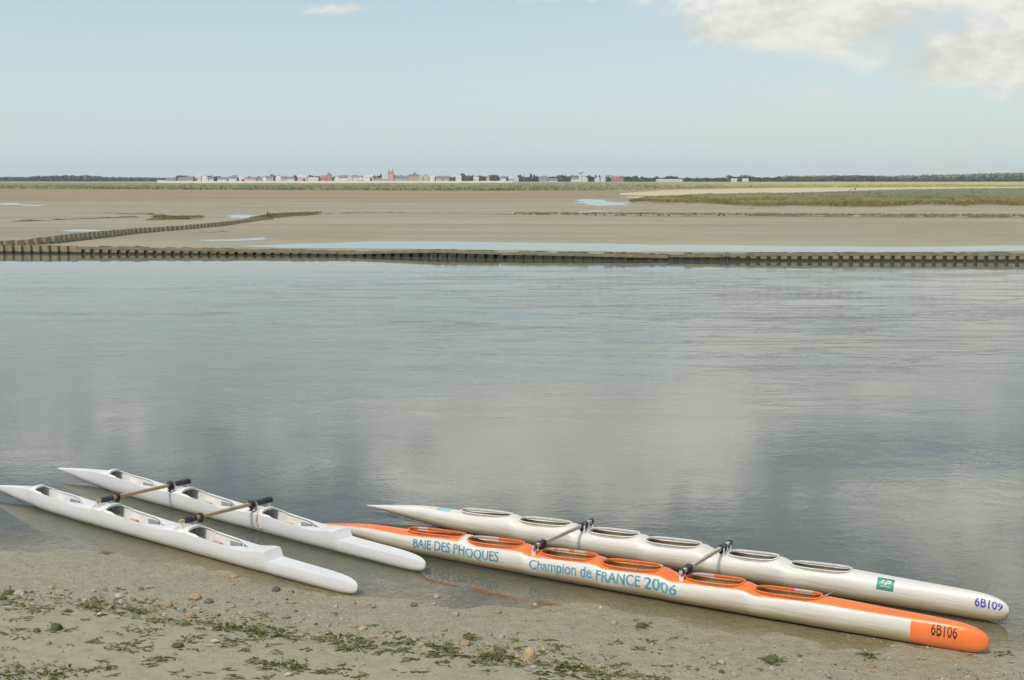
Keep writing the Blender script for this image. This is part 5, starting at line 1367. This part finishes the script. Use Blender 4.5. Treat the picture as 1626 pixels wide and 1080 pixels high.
# gravel: far too many to count
gv, gf, gm = [], [], []
ico = bmesh.new(); bmesh.ops.create_icosphere(ico, subdivisions=1, radius=1); icv = [v.co.copy() for v in ico.verts]; icf = [tuple(v.index for v in f.verts) for f in ico.faces]; ico.free()
rs = random.Random(33)
for i in range(5200):
    t = rs.random(); px = rs.uniform(-10, 1640); ln = lerp_tab(LINE, px)
    py = ln + rs.gauss(0, 9) if t < .5 else ln - rs.uniform(0, 90) if t < .8 else rs.uniform(ln, 1085)
    if fbm(px * .012, py * .03, 2) < rs.uniform(-.5, .35): continue
    p = at(px, py, .03)
    z = g_near(p.x, p.y)
    if z < -.06 or py > 1085: continue
    r = rs.choice((.006, .008, .010, .013, .018, .024 if t < .5 else .012)); k = len(gv); sx, sy, sz = r * rs.uniform(.8, 1.5), r * rs.uniform(.7, 1.1), r * rs.uniform(.4, .7); a = rs.uniform(0, 6.28)
    for v in icv: gv.append((p.x + v.x * sx * cos(a) - v.y * sy * sin(a), p.y + v.x * sx * sin(a) + v.y * sy * cos(a), z + v.z * sz + sz * .2))
    m_ = rs.choice((0, 0, 1, 2, 3))
    for f in icf: gf.append(tuple(k + j for j in f)); gm.append(m_)
tag(mesh('gravel', gv, gf, [SM['pale'], SM['tan'], SM['dark'], SM['white']], mi=gm, smooth=170), kind='stuff')

# seaweed: matted ribbons
M_WEED = leaf_mat('green_seaweed', (.105, .125, .026), (.185, .195, .055)); M_WEED2 = leaf_mat('dark_seaweed', (.045, .058, .02), (.09, .10, .035)); M_WEED3 = leaf_mat('yellow_seaweed', (.20, .19, .075), (.26, .235, .12))
WC = [(20, 1070, 50, 14, 230), (85, 1072, 34, 10, 110), (160, 965, 30, 6, 90), (135, 962, 16, 4, 50), (215, 972, 16, 6, 70), (60, 968, 20, 6, 50), (10, 948, 18, 9, 60), (30, 955, 22, 5, 40), (100, 952, 22, 6, 40), (250, 985, 18, 4, 40), (300, 990, 26, 5, 70), (345, 995, 24, 6, 80), (360, 1000, 14, 5, 50), (232, 955, 14, 3, 40), (200, 968, 30, 5, 60), (395, 1000, 16, 6, 60), (408, 1003, 14, 8, 90), (440, 1006, 24, 6, 70), (470, 1014, 14, 3, 25),
      (515, 1017, 12, 3, 30), (550, 1020, 24, 7, 120), (553, 1030, 10, 4, 50), (590, 1030, 16, 4, 50), (625, 1023, 20, 3, 50), (648, 1021, 12, 4, 40), (635, 1033, 16, 4, 40), (710, 1030, 13, 5, 60), (690, 1040, 16, 4, 50), (725, 1042, 16, 3, 30), (745, 1013, 8, 5, 50), (775, 1046, 18, 8, 140), (800, 1045, 16, 5, 60), (845, 1055, 30, 4, 50), (910, 1060, 26, 4, 80), (935, 1066, 16, 4, 50), (895, 1072, 10, 4, 30), (965, 1074, 20, 4, 50), (1000, 1074, 16, 4, 40), (1035, 1077, 14, 4, 40), (870, 1034, 10, 2, 25), (975, 1056, 16, 2, 20), (1018, 1031, 8, 2, 25), (1018, 994, 8, 5, 45),
      (1378, 1042, 7, 4, 50), (1226, 1049, 12, 5, 70), (1593, 1038, 9, 3, 30), (25, 1003, 22, 4, 50), (150, 1019, 10, 3, 30), (195, 1031, 24, 4, 60), (215, 1020, 14, 2, 16), (232, 1028, 10, 2, 14), (300, 1021, 14, 4, 30), (365, 1026, 12, 3, 40), (392, 1033, 6, 3, 25), (260, 1048, 14, 4, 50), (240, 1057, 10, 2, 25), (165, 1062, 16, 4, 40), (165, 1052, 10, 2, 20), (330, 1069, 8, 3, 16), (380, 1077, 14, 4, 25), (440, 1055, 20, 5, 60), (470, 1060, 16, 6, 90), (425, 1063, 8, 3, 20), (510, 1068, 18, 3, 45), (575, 1073, 5, 2, 12), (405, 1052, 12, 3, 25), (210, 998, 10, 3, 20), (190, 1005, 30, 4, 12), (245, 1010, 12, 3, 12), (330, 985, 20, 5, 20)]
for _ in range(190):
    _x = rs.uniform(0, 1150); WC.append((_x, lerp_tab(LINE, _x) + rs.gauss(8, 22) if rs.random() < .75 else rs.uniform(1000, 1080), rs.uniform(4, 16), rs.uniform(1, 3.5), rs.choice((3, 5, 8, 14, 20))))
for _ in range(40): WC.append((rs.uniform(600, 1600), rs.uniform(1020, 1080), rs.uniform(2, 6), 1.5, rs.choice((2, 3, 6))))
wv, wfc, wm = [], [], []
for (cx, cy, rx, ry, n) in WC:
    for _ in range(int(n * .66)):
        px = cx + rs.gauss(0, .72) * rx; py = cy + rs.gauss(0, .75) * ry
        if py > 1088: continue
        p = at(px, py, .08)
        for _ in range(2): p = at(px, py, g_near(p.x, p.y))
        L_ = rs.uniform(.03, .12) * (1.6 if rs.random() < .15 else 1); wd = rs.uniform(.006, .019); a = rs.gauss(0, .5) + (pi if rs.random() < .5 else 0); bend = rs.uniform(-1.2, 1.2); lift = rs.uniform(.004, .03) * min(1.5, n / 60); k = len(wv); x, y = p.x, p.y
        N = 5; base = g_near(p.x, p.y)
        for i in range(N + 1):
            t = i / N; w_ = wd * (1 - .7 * abs(2 * t - 1) ** 2)
            z = base + .004 + lift * sin(pi * t) + rs.uniform(0, .004)
            wv += [(x - sin(a) * w_, y + cos(a) * w_, z + rs.uniform(-.004, .006)), (x + sin(a) * w_, y - cos(a) * w_, z)]
            x += cos(a) * L_ / N; y += sin(a) * L_ / N; a += bend / N
        m_ = rs.choices((0, 1, 2), (6, 3, 2.2))[0]
        for i in range(N): b_ = k + i * 2; wfc.append((b_, b_ + 2, b_ + 3, b_ + 1)); wm.append(m_)
tag(mesh('seaweed', wv, wfc, [M_WEED, M_WEED2, M_WEED3], mi=wm, smooth=170), kind='stuff')

# ------------------------------------------------------------------ haze
HAZE = True
if HAZE:
    m = bpy.data.materials.new('haze'); m.use_nodes = True; nt = NT(m.node_tree); nt.n.clear(); out = nt.add('ShaderNodeOutputMaterial')
    v = nt.add('ShaderNodeVolumePrincipled', {'Color': (.93, .98, 1.0, 1), 'Density': .00008, 'Anisotropy': .2})
    nt.l.new(v.outputs[0], out.inputs['Volume'])
    bm = bmesh.new(); box(bm, (9400, 5020, 64), T(0, 2440, 64 / 2 - 3)); o = bmobj('haze', bm, m); tag(o, kind='stuff')
